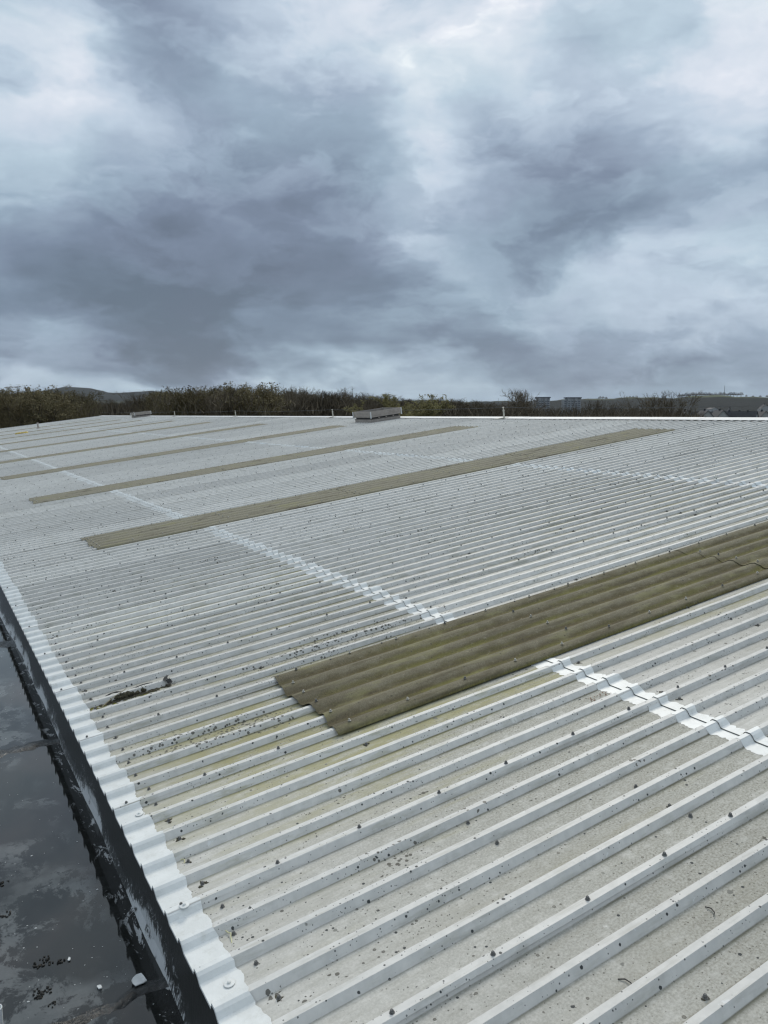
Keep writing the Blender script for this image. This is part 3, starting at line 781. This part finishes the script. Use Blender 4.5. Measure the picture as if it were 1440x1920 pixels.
# strands of yellowed sealant by the eaves coating, stray twigs and leaves
M_SEAL = plain('yellowed_sealant', (.62, .60, .36), .15, 60, .5)
for X, yy, lab, pts in ((.925, 2.79, 'knotted pale yellow sealant strand at the edge of the eaves coating', [(-.02, .05, .0), (.0, .03, .012), (.006, .01, .010), (.012, -.005, .014), (.006, -.02, .008), (.0, -.045, .002)]),
                        (.93, 3.64, 'looped pale yellow sealant strand standing in a mossy pan by the eaves', [(-.012, .02, .0), (.004, .03, .03), (.02, .01, .036), (.016, -.01, .018), (.004, -.02, .002)]),
                        (.92, 3.40, 'short hooked sealant strand at the ragged edge of eaves coating', [(-.01, .015, .001), (.006, .012, .008), (.014, -.005, .008), (.004, -.02, .002)])):
    pv = []
    for i in range(len(pts) - 1):
        for t in (0, .33, .66): pv.append(Vector(pts[i]).lerp(Vector(pts[i + 1]), t))
    pv.append(Vector(pts[-1]))
    tag(MB().tube(pv, .0022, 6).build('sealant_strand', M_SEAL, None, at_roof(X, yy, -DEPTH + .003)), lab, 'sealant')
rnd = random.Random(31)
M_LEAF = plain('dead_leaf', (.20, .09, .035), .3, 60, .8)
for X, yy, lab in ((1.93, 1.70, 'thin curved dark twig lying in a pan near the lower edge of the roof view'), (2.42, 1.75, 'short dark twig leaning against a rib close to the lower right corner')):
    tag(MB().tube([(-.03, 0, .001), (-.01, .012, .006), (.015, .010, .008), (.03, -.004, .003)], [.002, .0025, .002, .001], 5).build('twig', M_BLK, None, at_roof(X, yy, -DEPTH + .004) @ Matrix.Rotation(.5 - X, 4, 'Z')), lab, 'twig')
lf = MB()
for _ in range(26):
    X, yy = 3.47 + rnd.uniform(-.09, .07), 3.33 + rnd.uniform(-.02, .03); a = rnd.uniform(0, 6); s = rnd.uniform(.004, .009)
    c, sn = math.cos(a) * s, math.sin(a) * s
    lf.quad((S(X) - c, yy - sn, -DEPTH + .004), (S(X) + sn * .5, yy - c * .5, -DEPTH + .006), (S(X) + c, yy + sn, -DEPTH + .005), (S(X) - sn * .5, yy + c * .5, -DEPTH + .008))
o = lf.build('leaf_crumbs', M_LEAF, None, ROOF); o['kind'] = 'stuff'; o['label'] = 'rusty crumbs of dead leaf below the near lap coating'

# ventilators: curb, dark slot, louvred upper box open at the top
def ventilator(X0, Y0_, lx, ly, label):
    V = empty('roof_ventilator', at_roof(X0, Y0_, 0), label, 'ventilator', 'roof ventilators at the ridge')
    def wall(name, z0, z1, o, t, mat=M_VENT, par=V):
        b = []
        for a, c in (((-o, -o), (lx + o, -o + t)), ((-o, ly + o - t), (lx + o, ly + o)), ((-o, -o + t), (-o + t, ly + o - t)), ((lx + o - t, -o + t), (lx + o, ly + o - t))):
            b.append(MB().box((a[0], a[1], z0), (c[0], c[1], z1)).build(name, mat, par))
        return b
    wall('curb_panel', -DEPTH, .12, 0, .03)
    wall('slot_liner', .12, .18, -.035, .02, M_VENTD)
    wall('side_panel', .178, .262, .02, .025)
    wall('top_panel', .270, .385, .032, .022)
    for a, b in ((-.055, -.055), (lx + .02, -.055), (-.055, ly + .02), (lx + .02, ly + .02)):
        MB().box((a, b, .15), (a + .035, b + .035, .385)).build('corner_trim', M_CAPG, V)
    for k in range(3):
        x = lx * (.25 + .25 * k); MB().box((x - .012, .02, .19), (x + .012, ly - .02, .30)).build('baffle', M_VENT, V)
        MB().box((x - .02, -.03, .127), (x + .02, .0, .163)).build('bracket', M_VENT, V)
    MB().box((.0, .0, .10), (lx, ly, .115)).build('throat', M_VENTD, V)
ventilator(14.0, 24.72, 1.2, 1.24, 'nearer grey open-topped ventilator box on the ridge in front of the yellow-green tree')
ventilator(14.35, 61.55, 1.15, 1.25, 'distant grey ventilator box on the ridge near the far corner of the roof')

# fall-arrest posts and their cable along the ridge
XP = 15.27
ords = ['nearest', 'second nearest', 'third nearest', 'farthest', 'hidden']
pm_b = MB().box((-.14, -.10, .0), (.10, .10, .012)).mesh('base_plate', M_POST)
pm_p = MB().lathe([(.05, .012), (.035, .02), (.024, .03), (.024, .20), (.030, .205), (.030, .245), (.016, .25), (.016, .30), (.034, .305), (.034, .325), (.01, .33)], 10).mesh('post_shaft', M_POST)
pm_a = MB().box((-.30, -.05, .0), (.0, .05, .02)).mesh('foot_bracket', M_POST)
for i, yy in enumerate((7.2, 18.9, 30.3, 42.2, 54.2, 66.0)):
    if i == 0: continue                    # beyond the edge of the view
    lab = ['cable post on the ridge outside the view', 'pale metal cable post on the ridge right of the near ventilator', 'pale metal cable post on the ridge just left of the near ventilator', 'slim cable post on the ridge, second to the right of the far ventilator', 'slim cable post on the ridge, first to the right of the far ventilator', 'small cable post beyond the far ventilator'][i]
    P_ = empty('cable_post', at_roof(XP, yy, .016), lab, 'post', 'cable posts along the ridge')
    link('base_plate', pm_b, P_); link('post_shaft', pm_p, P_); link('foot_bracket', pm_a, P_)
pz = ZC - H0 + XP * TAN + .016 + .31
cb = MB(); ys = [7.2, 18.9, 30.3, 42.2, 54.2, 66.0]; xp = XP - .31 * math.sin(SLOPE)
for a, b in zip([-3] + ys, ys + [79.0]):
    cb.tube([(xp, a + (b - a) * t / 6, pz - .05 * math.sin(math.pi * t / 6)) for t in range(7)], .006, 5)
tag(cb.build('safety_cable', M_WIRE), 'thin dark steel safety cable strung between the posts along the ridge', 'cable')
# yellow bag and vent pipe on the far end
M_YEL = plain('yellow_sacking', (.50, .38, .10), .2, 8, .8)
rnd = random.Random(3)
yb = MB(); 
for k in range(5): yb.blob((-.28 + .14 * k, rnd.uniform(-.08, .08), .05), .16, .26, .09, rnd, .18, 9, 5)
tag(yb.build('sack', M_YEL, None, at_roof(6.3, 60.6, -DEPTH), True), 'flat yellow sack lying on the far end of the roof', 'sack')
VP = empty('vent_pipe', at_roof(8.2, 67.1, 0), 'small grey vent pipe with cap on the far end of the roof', 'pipe')
MB().lathe([(.16, -.03), (.15, .02), (.06, .05), (.06, .34)], 10).build('pipe', M_VENT, VP); MB().lathe([(.10, .36), (.10, .40), (.02, .45)], 10).build('cowl', M_VENT, VP)
MB().box((-.06, -.01, .30), (-.04, .01, .37)).box((.04, -.01, .30), (.06, .01, .37)).build('cowl_strut', M_VENT, VP)

# ------------------------------------------------------------------ trees
def twig_mat(name, a, b):
    m, g = newmat(name); P = g.n('ShaderNodeNewGeometry').outputs['Position']; r = g.n('ShaderNodeObjectInfo').outputs['Random']
    n = g.noise(P, .9, 4, .6)
    c = g.mix(g.step(n, .3, .7), a, b); k = g.m('MULTIPLY_ADD', r, .5, .75)
    finish(g, g.mix(1.0, c, g.com(k, k, k), 'MULTIPLY'), .95, None, spec=.1)
    return m
M_BARK = twig_mat('bark', (.10, .088, .068), (.17, .15, .12))
M_TW = {'bare': twig_mat('bare_twigs', (.12, .098, .070), (.19, .158, .112)), 'olive': twig_mat('budding_twigs', (.15, .126, .072), (.225, .19, .105)),
        'dark': twig_mat('dark_twigs', (.085, .070, .050), (.14, .115, .080)), 'gold': twig_mat('golden_leaf', (.15, .135, .058), (.25, .22, .10))}

def tree_meshes(seed, kind, crown_lo=.28, width=.32, dens=1.0, leafy=0, upright=.55, fuzz=5200):
    """unit-height tree: (trunk mesh, crown mesh); recursive limbs, twigs as narrow tapering strips"""
    rnd = random.Random(seed); tr = MB(); cr = MB()
    def grow(p, d, L, r, lev, steps=3):
        pts = [p]; q = p.copy(); dd = d.copy()
        for i in range(steps):
            dd = (dd + Vector((rnd.gauss(0, .16), rnd.gauss(0, .16), rnd.gauss(0, .06) + .06))).normalized(); q = q + dd * (L / steps); pts.append(q.copy())
        return pts, dd
    def strip(a, b, w):
        t = (b - a); s = t.cross(Vector((rnd.gauss(0, 1), rnd.gauss(0, 1), rnd.gauss(0, 1))))
        if s.length < 1e-6: return
        s = s.normalized() * w
        cr.quad(a - s, a + s, b + s * .35, b - s * .35)
    tp, td = grow(Vector((0, 0, -.01)), Vector((0, 0, 1)), .68, .02, 0, 7)
    tr.tube(tp, [.022 * (1 - .85 * i / 7) for i in range(8)], 6)
    limbs = int(15 * dens)
    for i in range(limbs):
        t = crown_lo + (1 - crown_lo) * (i + rnd.random()) / limbs
        k = min(int(t * 7), 6); f = t * 7 - k; base = tp[k].lerp(tp[k + 1], f)
        a = i * 2.4 + rnd.uniform(-.4, .4); shape = math.sin(math.pi * (.18 + .72 * (t - crown_lo) / (1 - crown_lo))) ** .7
        d = Vector((math.cos(a), math.sin(a), upright * 1.3 + t * .7)).normalized()
        L1 = width * shape * rnd.uniform(.8, 1.15) + .05
        pts, dd = grow(base, d, L1, 0, 1, 4)
        tr.tube(pts, [.0085 * (1 - .8 * j / 4) for j in range(5)], 4, False)
        for j in range(6):
            u = .25 + .75 * rnd.random(); kk = min(int(u * 4), 3); b1 = pts[kk].lerp(pts[kk + 1], u * 4 - kk)
            d2 = (dd + Vector((rnd.gauss(0, .7), rnd.gauss(0, .7), rnd.gauss(.3, .4)))).normalized()
            p2, dd2 = grow(b1, d2, L1 * rnd.uniform(.35, .6), 0, 2, 2)
            for a_, b_ in zip(p2, p2[1:]): strip(a_, b_, .0030)
            for m_ in range(5):
                b2 = p2[rnd.randrange(1, 3)].lerp(p2[1], rnd.random()); d3 = (dd2 + Vector((rnd.gauss(0, .7), rnd.gauss(0, .7), rnd.gauss(.3, .45)))).normalized()
                L3 = L1 * rnd.uniform(.18, .34); e3 = b2 + d3 * L3; strip(b2, e3, .0018)
                for n_ in range(int(9 * dens)):
                    b4 = b2.lerp(e3, rnd.uniform(.2, 1)); d4 = (d3 + Vector((rnd.gauss(0, .8), rnd.gauss(0, .8), rnd.gauss(.25, .5)))).normalized(); e4 = b4 + d4 * rnd.uniform(.02, .055)
                    strip(b4, e4, .0013)
                    for l_ in range(leafy):
                        c = b4.lerp(e4, rnd.random()) + Vector((rnd.gauss(0, .006), rnd.gauss(0, .006), rnd.gauss(0, .006))); s1 = Vector((rnd.gauss(0, 1), rnd.gauss(0, 1), rnd.gauss(0, 1))).normalized() * rnd.uniform(.004, .009); s2 = s1.orthogonal().normalized() * s1.length * .8
                        cr.quad(c - s1, c - s2, c + s1, c + s2)
    cz, rz, rw = (1 + crown_lo) * .40, (1 - crown_lo) * .44, width * .80
    lobes = [(Vector((0, 0, cz)), 1.0)]
    for k in range(9):
        a, q = k * 2.4, rnd.uniform(.35, .75); lobes.append((Vector((rw * q * math.cos(a), rw * q * math.sin(a), cz + rz * rnd.uniform(-.35, .6))), rnd.uniform(.35, .55)))
    for _ in range(int(fuzz)):
        c, k = rnd.choice(lobes); d = Vector((rnd.gauss(0, 1), rnd.gauss(0, 1), rnd.gauss(0, 1))).normalized() * rnd.random() ** .4 * k
        p = c + Vector((d.x * rw, d.y * rw, d.z * rz)); e = p + (Vector((d.x, d.y, abs(d.z) * .6 + .5)).normalized() + Vector((rnd.gauss(0, .35), rnd.gauss(0, .35), rnd.gauss(0, .3)))) * rnd.uniform(.02, .055)
        strip(p, e, .0011)
    top = sorted(p[2] for p in cr.v)[int(len(cr.v) * .990)]
    cr.f = [f for f in cr.f if max(cr.v[i][2] for i in f) < top * 1.035]
    for mbx in (tr, cr): mbx.v = [(p[0] / top, p[1] / top, p[2] / top) for p in mbx.v]
    return tr.mesh('trunk', M_BARK), cr.mesh('crown', M_TW[kind])
TV = {'bare': [tree_meshes(s, 'bare') for s in (1, 2, 3)], 'olive': [tree_meshes(s, 'olive', .2, .34, 1.1, 1) for s in (11, 12)], 'dark': [tree_meshes(s, 'dark', .12, .34, 1.15) for s in (21, 22, 23)],
      'gold': [tree_meshes(31, 'gold', .08, .42, 1.2, 8, .35)], 'open': [tree_meshes(s, 'bare', .40, .27, .8, 0, .55, 1500) for s in (41, 42)], 'bush': [tree_meshes(51, 'dark', .03, .50, 1.4, 0, .75, 7000)], 'low': [tree_meshes(s, 'dark', .06, .46, 1.2) for s in (61, 62)]}
def plant_tree(name, kind, px, dist, ytop, seed, label, cat='tree', group=None, wide=1.0, gz=0.0):
    b = bearing(px, 760); d = bearing(px, ytop)
    x, y = b[0] * dist, b[1] * dist; h = ZC + dist * d[2] - gz
    tm = TV[kind][seed % len(TV[kind])]
    k = wide * max(h, 9.0)
    E_ = empty(name, Matrix.Translation((x, y, gz)) @ Matrix.Rotation(seed * 1.7, 4, 'Z') @ Matrix.Diagonal((k, k, h, 1)), label, cat, group)
    link('trunk', tm[0], E_); link('crown', tm[1], E_)
    return E_
TOP = [(-60, 736), (0, 734), (35, 730), (65, 737), (105, 729), (140, 735), (165, 748), (200, 752), (262, 750), (285, 732), (320, 727), (350, 735), (385, 729), (420, 726), (460, 723), (495, 729), (530, 727), (565, 735), (610, 733), (645, 732), (690, 741), (750, 745), (820, 745), (880, 749), (930, 755), (960, 757)]
ORD = 'first second third fourth fifth sixth seventh eighth ninth tenth eleventh twelfth thirteenth fourteenth fifteenth sixteenth seventeenth eighteenth nineteenth twentieth'.split()
def nth(i):
    t = ['', 'twenty', 'thirty', 'forty', 'fifty', 'sixty', 'seventy', 'eighty', 'ninety']
    return ORD[i] if i < 20 else (t[(i + 1) // 10 - 1] + '-' + ORD[(i + 1) % 10 - 1] if (i + 1) % 10 else t[(i + 1) // 10 - 1][:-1] + 'ieth')
rnd = random.Random(12)
olive_x = ((20, 160), (285, 345), (440, 485))
def near_what(px):
    for lim, w in ((170, 'above the far corner of the roof'), (330, 'above the far ventilator'), (520, 'behind the slim cable posts'), (660, 'left of the near ventilator'), (790, 'behind the near ventilator'), (960, 'between the near ventilator and the nearest cable post')):
        if px < lim: return w
    return 'right of the nearest cable post'
i = 0; px = -50.0
while px < 965:                                            # the tall front row
    yt = interp(TOP, px) + 4.5 + rnd.uniform(-3.0, 4.5)
    k = 'olive' if any(a < px < b for a, b in olive_x) else ('bare' if 285 < px < 560 and rnd.random() < .75 else 'dark')
    if 395 < px < 440 or 505 < px < 550: k = 'open'
    look = {'olive': 'olive-budded', 'bare': 'bare brown', 'dark': 'dark bare', 'open': 'airy bare grey'}[k]
    plant_tree('woodland_tree', k, px, rnd.uniform(112, 150), yt, i, f'{look} tree, {nth(i)} from left in the wood\'s front row', 'tree', 'trees of the wood behind the roof', rnd.uniform(.85, 1.1))
    px += rnd.uniform(13, 21); i += 1
for k, (cx, kind, yt, wd, lab) in enumerate(((28, 'olive', 731, 1.1, 'olive-budded rounded tree at the left edge above the far corner of the roof'), (108, 'olive', 729, 1.2, 'broad olive-budded tree standing before the blue hill'), (312, 'olive', 728, 1.1, 'olive-budded dome-shaped tree just right of the far ventilator'),
        (384, 'bare', 729, .9, 'bare grey-brown crown left of the airy bare trees'), (418, 'open', 725, .9, 'airy bare tree with sky showing through, left of the tallest dome'), (462, 'olive', 723, 1.25, 'tallest dome-shaped olive tree of the wood'), (524, 'open', 726, 1.0, 'airy bare tree with sky showing through, right of the tallest dome'), (538, 'open', 728, .8, 'slim airy bare tree on the right of the tallest dome'),
        (600, 'bare', 733, 1.0, 'rounded bare brown tree left of the near ventilator'), (640, 'bare', 731, .9, 'pointed bare brown tree close above the near ventilator'))):
    plant_tree('crown_tree', kind, cx, 104 + 2 * k, yt, k, lab, 'tree', None, wd)
px = -60.0; j = 0
while px < 1300:                                           # lower trees behind and between
    base = interp(TOP, px) if px < 960 else 755 + (px - 960) * .030
    plant_tree('background_tree', rnd.choice(('dark', 'low', 'bare')) if px < 960 else 'low', px, rnd.uniform(165, 230), base + rnd.uniform(3, 9) + (3 if 990 < px < 1100 else 0), j, f'low dark tree, {nth(j)} from left in the wood\'s rear row', 'tree', 'rear trees of the wood', rnd.uniform(.9, 1.2))
    px += rnd.uniform(15, 26) if px < 960 else rnd.uniform(12, 18); j += 1
plant_tree('budding_tree', 'gold', 750, 95, 743.5, 0, 'rounded yellow-green budding tree right behind the near ventilator', 'tree', None, 1.2)
plant_tree('bare_tree', 'open', 967, 150, 735, 0, 'thin bare tree left of the pair standing by the flat blocks', 'tree', None, .75)
plant_tree('bare_tree', 'open', 984, 148, 731, 1, 'fuller bare tree right of the pair standing by the flat blocks', 'tree', None, .85)
plant_tree('bushy_tree', 'bush', 1236, 120, 737, 0, 'large bare multi-stemmed bushy tree standing alone against the hill', 'tree', None, .95)
plant_tree('bushy_tree', 'bush', 1118, 150, 752, 1, 'lower bare bushy tree right of the flat blocks', 'tree', None, .9)
plant_tree('bushy_tree', 'bush', 1185, 160, 757, 2, 'small bare bushy tree beside the pale gabled house', 'tree', None, .8)

# undergrowth filling the foot of the wood
ug = MB(); rnd = random.Random(99)
for _ in range(46000):
    px = rnd.uniform(-80, 1320); b = bearing(px, 760); dist = rnd.uniform(100, 190)
    yt = (interp(TOP, px) if px < 960 else 754 + (px - 960) * .03 + (3 if 990 < px < 1100 else 0)) + 10 + 10 * rnd.random()
    zt = max(2.0, ZC + dist * bearing(px, yt)[2]); z0 = zt * rnd.random() ** .7 * .93
    p = Vector((b[0] * dist, b[1] * dist, z0)); e = p + Vector((rnd.gauss(0, .5), rnd.gauss(0, .5), rnd.uniform(.4, 1.7)))
    s = Vector((rnd.gauss(0, 1), rnd.gauss(0, 1), 0)).normalized() * rnd.uniform(.03, .09)
    ug.quad(p - s, p + s, e + s * .3, e - s * .3)
o = ug.build('undergrowth', M_TW['dark']); o['kind'] = 'stuff'; o['label'] = 'dark tangled undergrowth filling the foot of the wood'

# ------------------------------------------------------------------ far buildings, hilltop trees, masts
M_FLATS = plain('render_grey', (.30, .31, .325), .08, .2, .8); M_FLATD = plain('dark_panel', (.10, .11, .13), .1, .2, .8); M_GLASS = plain('dark_glass', (.14, .15, .17), .1, 1, .2)
M_SLATE = plain('slate', (.030, .031, .035), .2, 1, .7); M_WHITE = plain('pale_render', (.36, .355, .34), .1, 1, .8)
def flats(px, wpx, dist, ytop, label, floors=10):
    b = bearing(px, 760); x, y = b[0] * dist, b[1] * dist; top = ZC + dist * bearing(px, ytop)[2]; gz = min(hill_z(az_of(px), dist), 14) - 1
    w = wpx / F * dist * 1.02; a = math.atan2(b[0], b[1]); E_ = empty('block_of_flats', Matrix.Translation((x, y, gz)) @ Matrix.Rotation(-a + .25, 4, 'Z'), label, 'building', 'distant blocks of flats')
    h = top - gz; n = 5; bw = w / n
    for k in range(n):
        dpt = (0, 2.2, .8, 2.2, 0)[k]
        MB().box((-w / 2 + bw * k + .15, -dpt, 0), (-w / 2 + bw * (k + 1) - .15, 14, h - (2.2 if k in (0,) else 0))).build('wall_bay', M_FLATS if k != 1 else M_FLATS, E_)
        for fl in range(floors):
            MB().box((-w / 2 + bw * (k + .22), -dpt - .12, h * (.06 + .86 * fl / floors)), (-w / 2 + bw * (k + .78), -dpt + .05, h * (.06 + .86 * fl / floors) + h / floors * .5)).build('window', M_GLASS, E_)
    for k in range(n - 1): MB().box((-w / 2 + bw * (k + 1) - .6, -1.2, 0), (-w / 2 + bw * (k + 1) + .6, -.6, h - 1.5)).build('stair_strip', M_FLATD, E_)
    MB().box((-w / 2 + bw * .6, -1.5, h + .02), (w / 2 + .6, 14.5, h + 1.8)).build('roof', M_FLATD, E_)
flats(1017, 27, 1250, 746.5, 'grey block of flats nearer the bare tree pair, leftmost of the two')
flats(1073, 31, 1250, 747, 'grey block of flats, right of the two, below the green hill')
def house(px, dist, ytop, w, label, gz=0.0, turn=.4, mat=None):
    mat = mat or M_WHITE; ytop += 1.2
    b = bearing(px, 760); x, y = b[0] * dist, b[1] * dist; top = max(ZC + dist * bearing(px, ytop)[2], gz + 5); a = math.atan2(b[0], b[1])
    E_ = empty('house', Matrix.Translation((x, y, gz)) @ Matrix.Rotation(-a + turn, 4, 'Z'), label, 'house', 'village houses')
    h = top - gz; e = h * .66; l = w * 1.5
    MB().box((-w / 2, 0, 0), (w / 2, l, e)).quad((-w / 2, 0, e), (w / 2, 0, e), (0, 0, h)).quad((-w / 2, l, e), (0, l, h), (w / 2, l, e)).build('wall', mat, E_)
    r = MB(); o_ = .35
    for s in (-1, 1):
        nx = s * (w / 2 + o_); ze = e - o_ * (h - e) / (w / 2)
        r.quad((nx, -o_, ze + .05), (nx, l + o_, ze + .05), (0, l + o_, h + .08), (0, -o_, h + .08)); r.quad((nx, -o_, ze - .12), (nx, -o_, ze + .05), (0, -o_, h + .08), (0, -o_, h - .1))
    r.build('roof', M_SLATE, E_); MB().box((-w * .05, l * .4, h - .5), (w * .05, l * .4 + w * .1, h + w * .1)).build('chimney', M_SLATE, E_)
    for sx in (-w * .28, w * .28):
        for zz in (e * .2, e * .62): MB().box((sx - .5, -.06, zz), (sx + .5, .04, zz + 1.2)).build('window', M_GLASS, E_)
for i, (px, d, yt, w, t) in enumerate(((1252, 420, 771, 6, 1.2), (1270, 450, 769.5, 6.5, .8), (1290, 400, 768.5, 7.5, .25), (1308, 430, 771, 6, 1.3), (1328, 390, 768.5, 7.5, .3), (1342, 420, 770.5, 6, 1.2), (1357, 400, 768, 7, .35), (1369, 420, 763, 4, .1), (1384, 410, 770, 6, 1.25), (1402, 430, 770.5, 7, .9), (1420, 400, 770, 6, 1.3), (1437, 410, 769.5, 7, .4))):
    house(px, d, yt, w, f'slate-roofed village house, {nth(i)} from left in the row below the hill', 0, t)
house(1163, 330, 764.5, 6, 'pale gabled house half hidden among bare trees right of the flat blocks', 0, .5)
house(1436, 1500, 757, 16, 'white house on the wooded hillside at the far edge of the view', hill_z(az_of(1436), 1500) - 1, .2)
house(443, 185, 751, 3.2, 'small white gabled house showing through the wood behind the slim posts', 5.0, .3)
house(1340, 1700, 763, 14, 'pale house low on the wooded hillside above the village row', hill_z(az_of(1340), 1700) - 1, .5)
# hilltop trees: flat-topped crowns on bare stems
def clump_tree(seed):
    rnd = random.Random(seed); cr = MB(); tr = MB().tube([(0, 0, -.03), (.01, 0, .3), (.0, .02, .62)], [.05, .042, .03], 5)
    for k in range(4): a = k * 1.6; tr.tube([(0, 0, .4), (.15 * math.cos(a), .15 * math.sin(a), .7)], [.014, .008], 4, False)
    for _ in range(420):
        a, r = rnd.uniform(0, 6.28), .36 * rnd.random() ** .5; z = .42 + .58 * (1 - (r / .38) ** 2) * rnd.random() ** .6
        c = Vector((r * math.cos(a), r * math.sin(a), z)); s1 = Vector((rnd.gauss(0, 1), rnd.gauss(0, 1), rnd.gauss(0, .5))).normalized() * rnd.uniform(.02, .05); s2 = s1.orthogonal().normalized() * s1.length * .6
        cr.quad(c - s1, c - s2, c + s1, c + s2)
    return tr.mesh('trunk', M_BARK), cr.mesh('crown', M_TW['dark'])
CT = [clump_tree(s) for s in (1, 2, 3)]
rnd = random.Random(8)
def hill_tree(px, hpx, label, seed, group):
    a = az_of(px); dist = interp([(p[0], p[2]) for p in hp], a) * .985; b = bearing(px, 760); z = hill_z(a, dist) - 5.0; h = hpx / F * dist * 1.05
    E_ = empty('hilltop_tree', Matrix.Translation((b[0] * dist, b[1] * dist, z)) @ Matrix.Rotation(seed, 4, 'Z') @ Matrix.Diagonal((h * 1.15, h * 1.15, h, 1)), label, 'tree', group)
    tm = CT[seed % 3]; link('trunk', tm[0], E_); link('crown', tm[1], E_)
s = 0
for name, a, b, n, hh in (('the small group nearest the flat blocks', 1125, 1137, 3, 7), ('the second small group on the skyline', 1174, 1193, 4, 7.5), ('the long crest row', 1274, 1340, 12, 9.5), ('the crest row by the mast', 1350, 1388, 7, 9), ('the scattered trees past the mast', 1398, 1438, 4, 5.5)):
    for k in range(n):
        hill_tree(a + (b - a) * k / (n - 1) + rnd.uniform(-.8, .8), hh * rnd.uniform(.8, 1.1), f'dark flat-topped hill tree, {nth(k)} from left in {name}', s, 'trees on the hill skyline'); s += 1
def mast(px, ytop, dist, gz, label):
    b = bearing(px, 760); top = ZC + dist * bearing(px, ytop)[2]; h = top - gz; k = dist / F
    E_ = empty('radio_mast', Matrix.Translation((b[0] * dist, b[1] * dist, gz)), label, 'mast')
    MB().tube([(0, 0, 0), (0, 0, h * .6), (0, 0, h)], [k * .5, k * .38, k * .2], 6).build('mast_shaft', M_FLATD, E_)
    MB().box((-k * .8, -.2, h * .8), (k * .8, .2, h * .8 + k * .5)).build('antenna', M_FLATD, E_)
mast(1357, 723, 2780, hill_z(az_of(1357), 2780) - 2, 'thin radio mast rising from the hill crest row of trees')
mast(934, 746.5, 900, 0, 'short thin mast above the wood left of the bare tree pair')

# ------------------------------------------------------------------ haze
hz = MB().box((-11000, -11000, -4), (11000, 11000, 330)).build('haze', None); hz['kind'] = 'stuff'; hz['label'] = 'thin pale air between the roof and the far hills'
m = bpy.data.materials.new('haze_air'); m.use_nodes = True; g = G(m.node_tree)
vol = g.n('ShaderNodeVolumePrincipled', {'Color': (.78, .89, 1.0, 1), 'Density': .000028, 'Anisotropy': 0.2})
g.n('ShaderNodeOutputMaterial', {'Volume': vol.outputs[0]})
hz.data.materials.append(m)
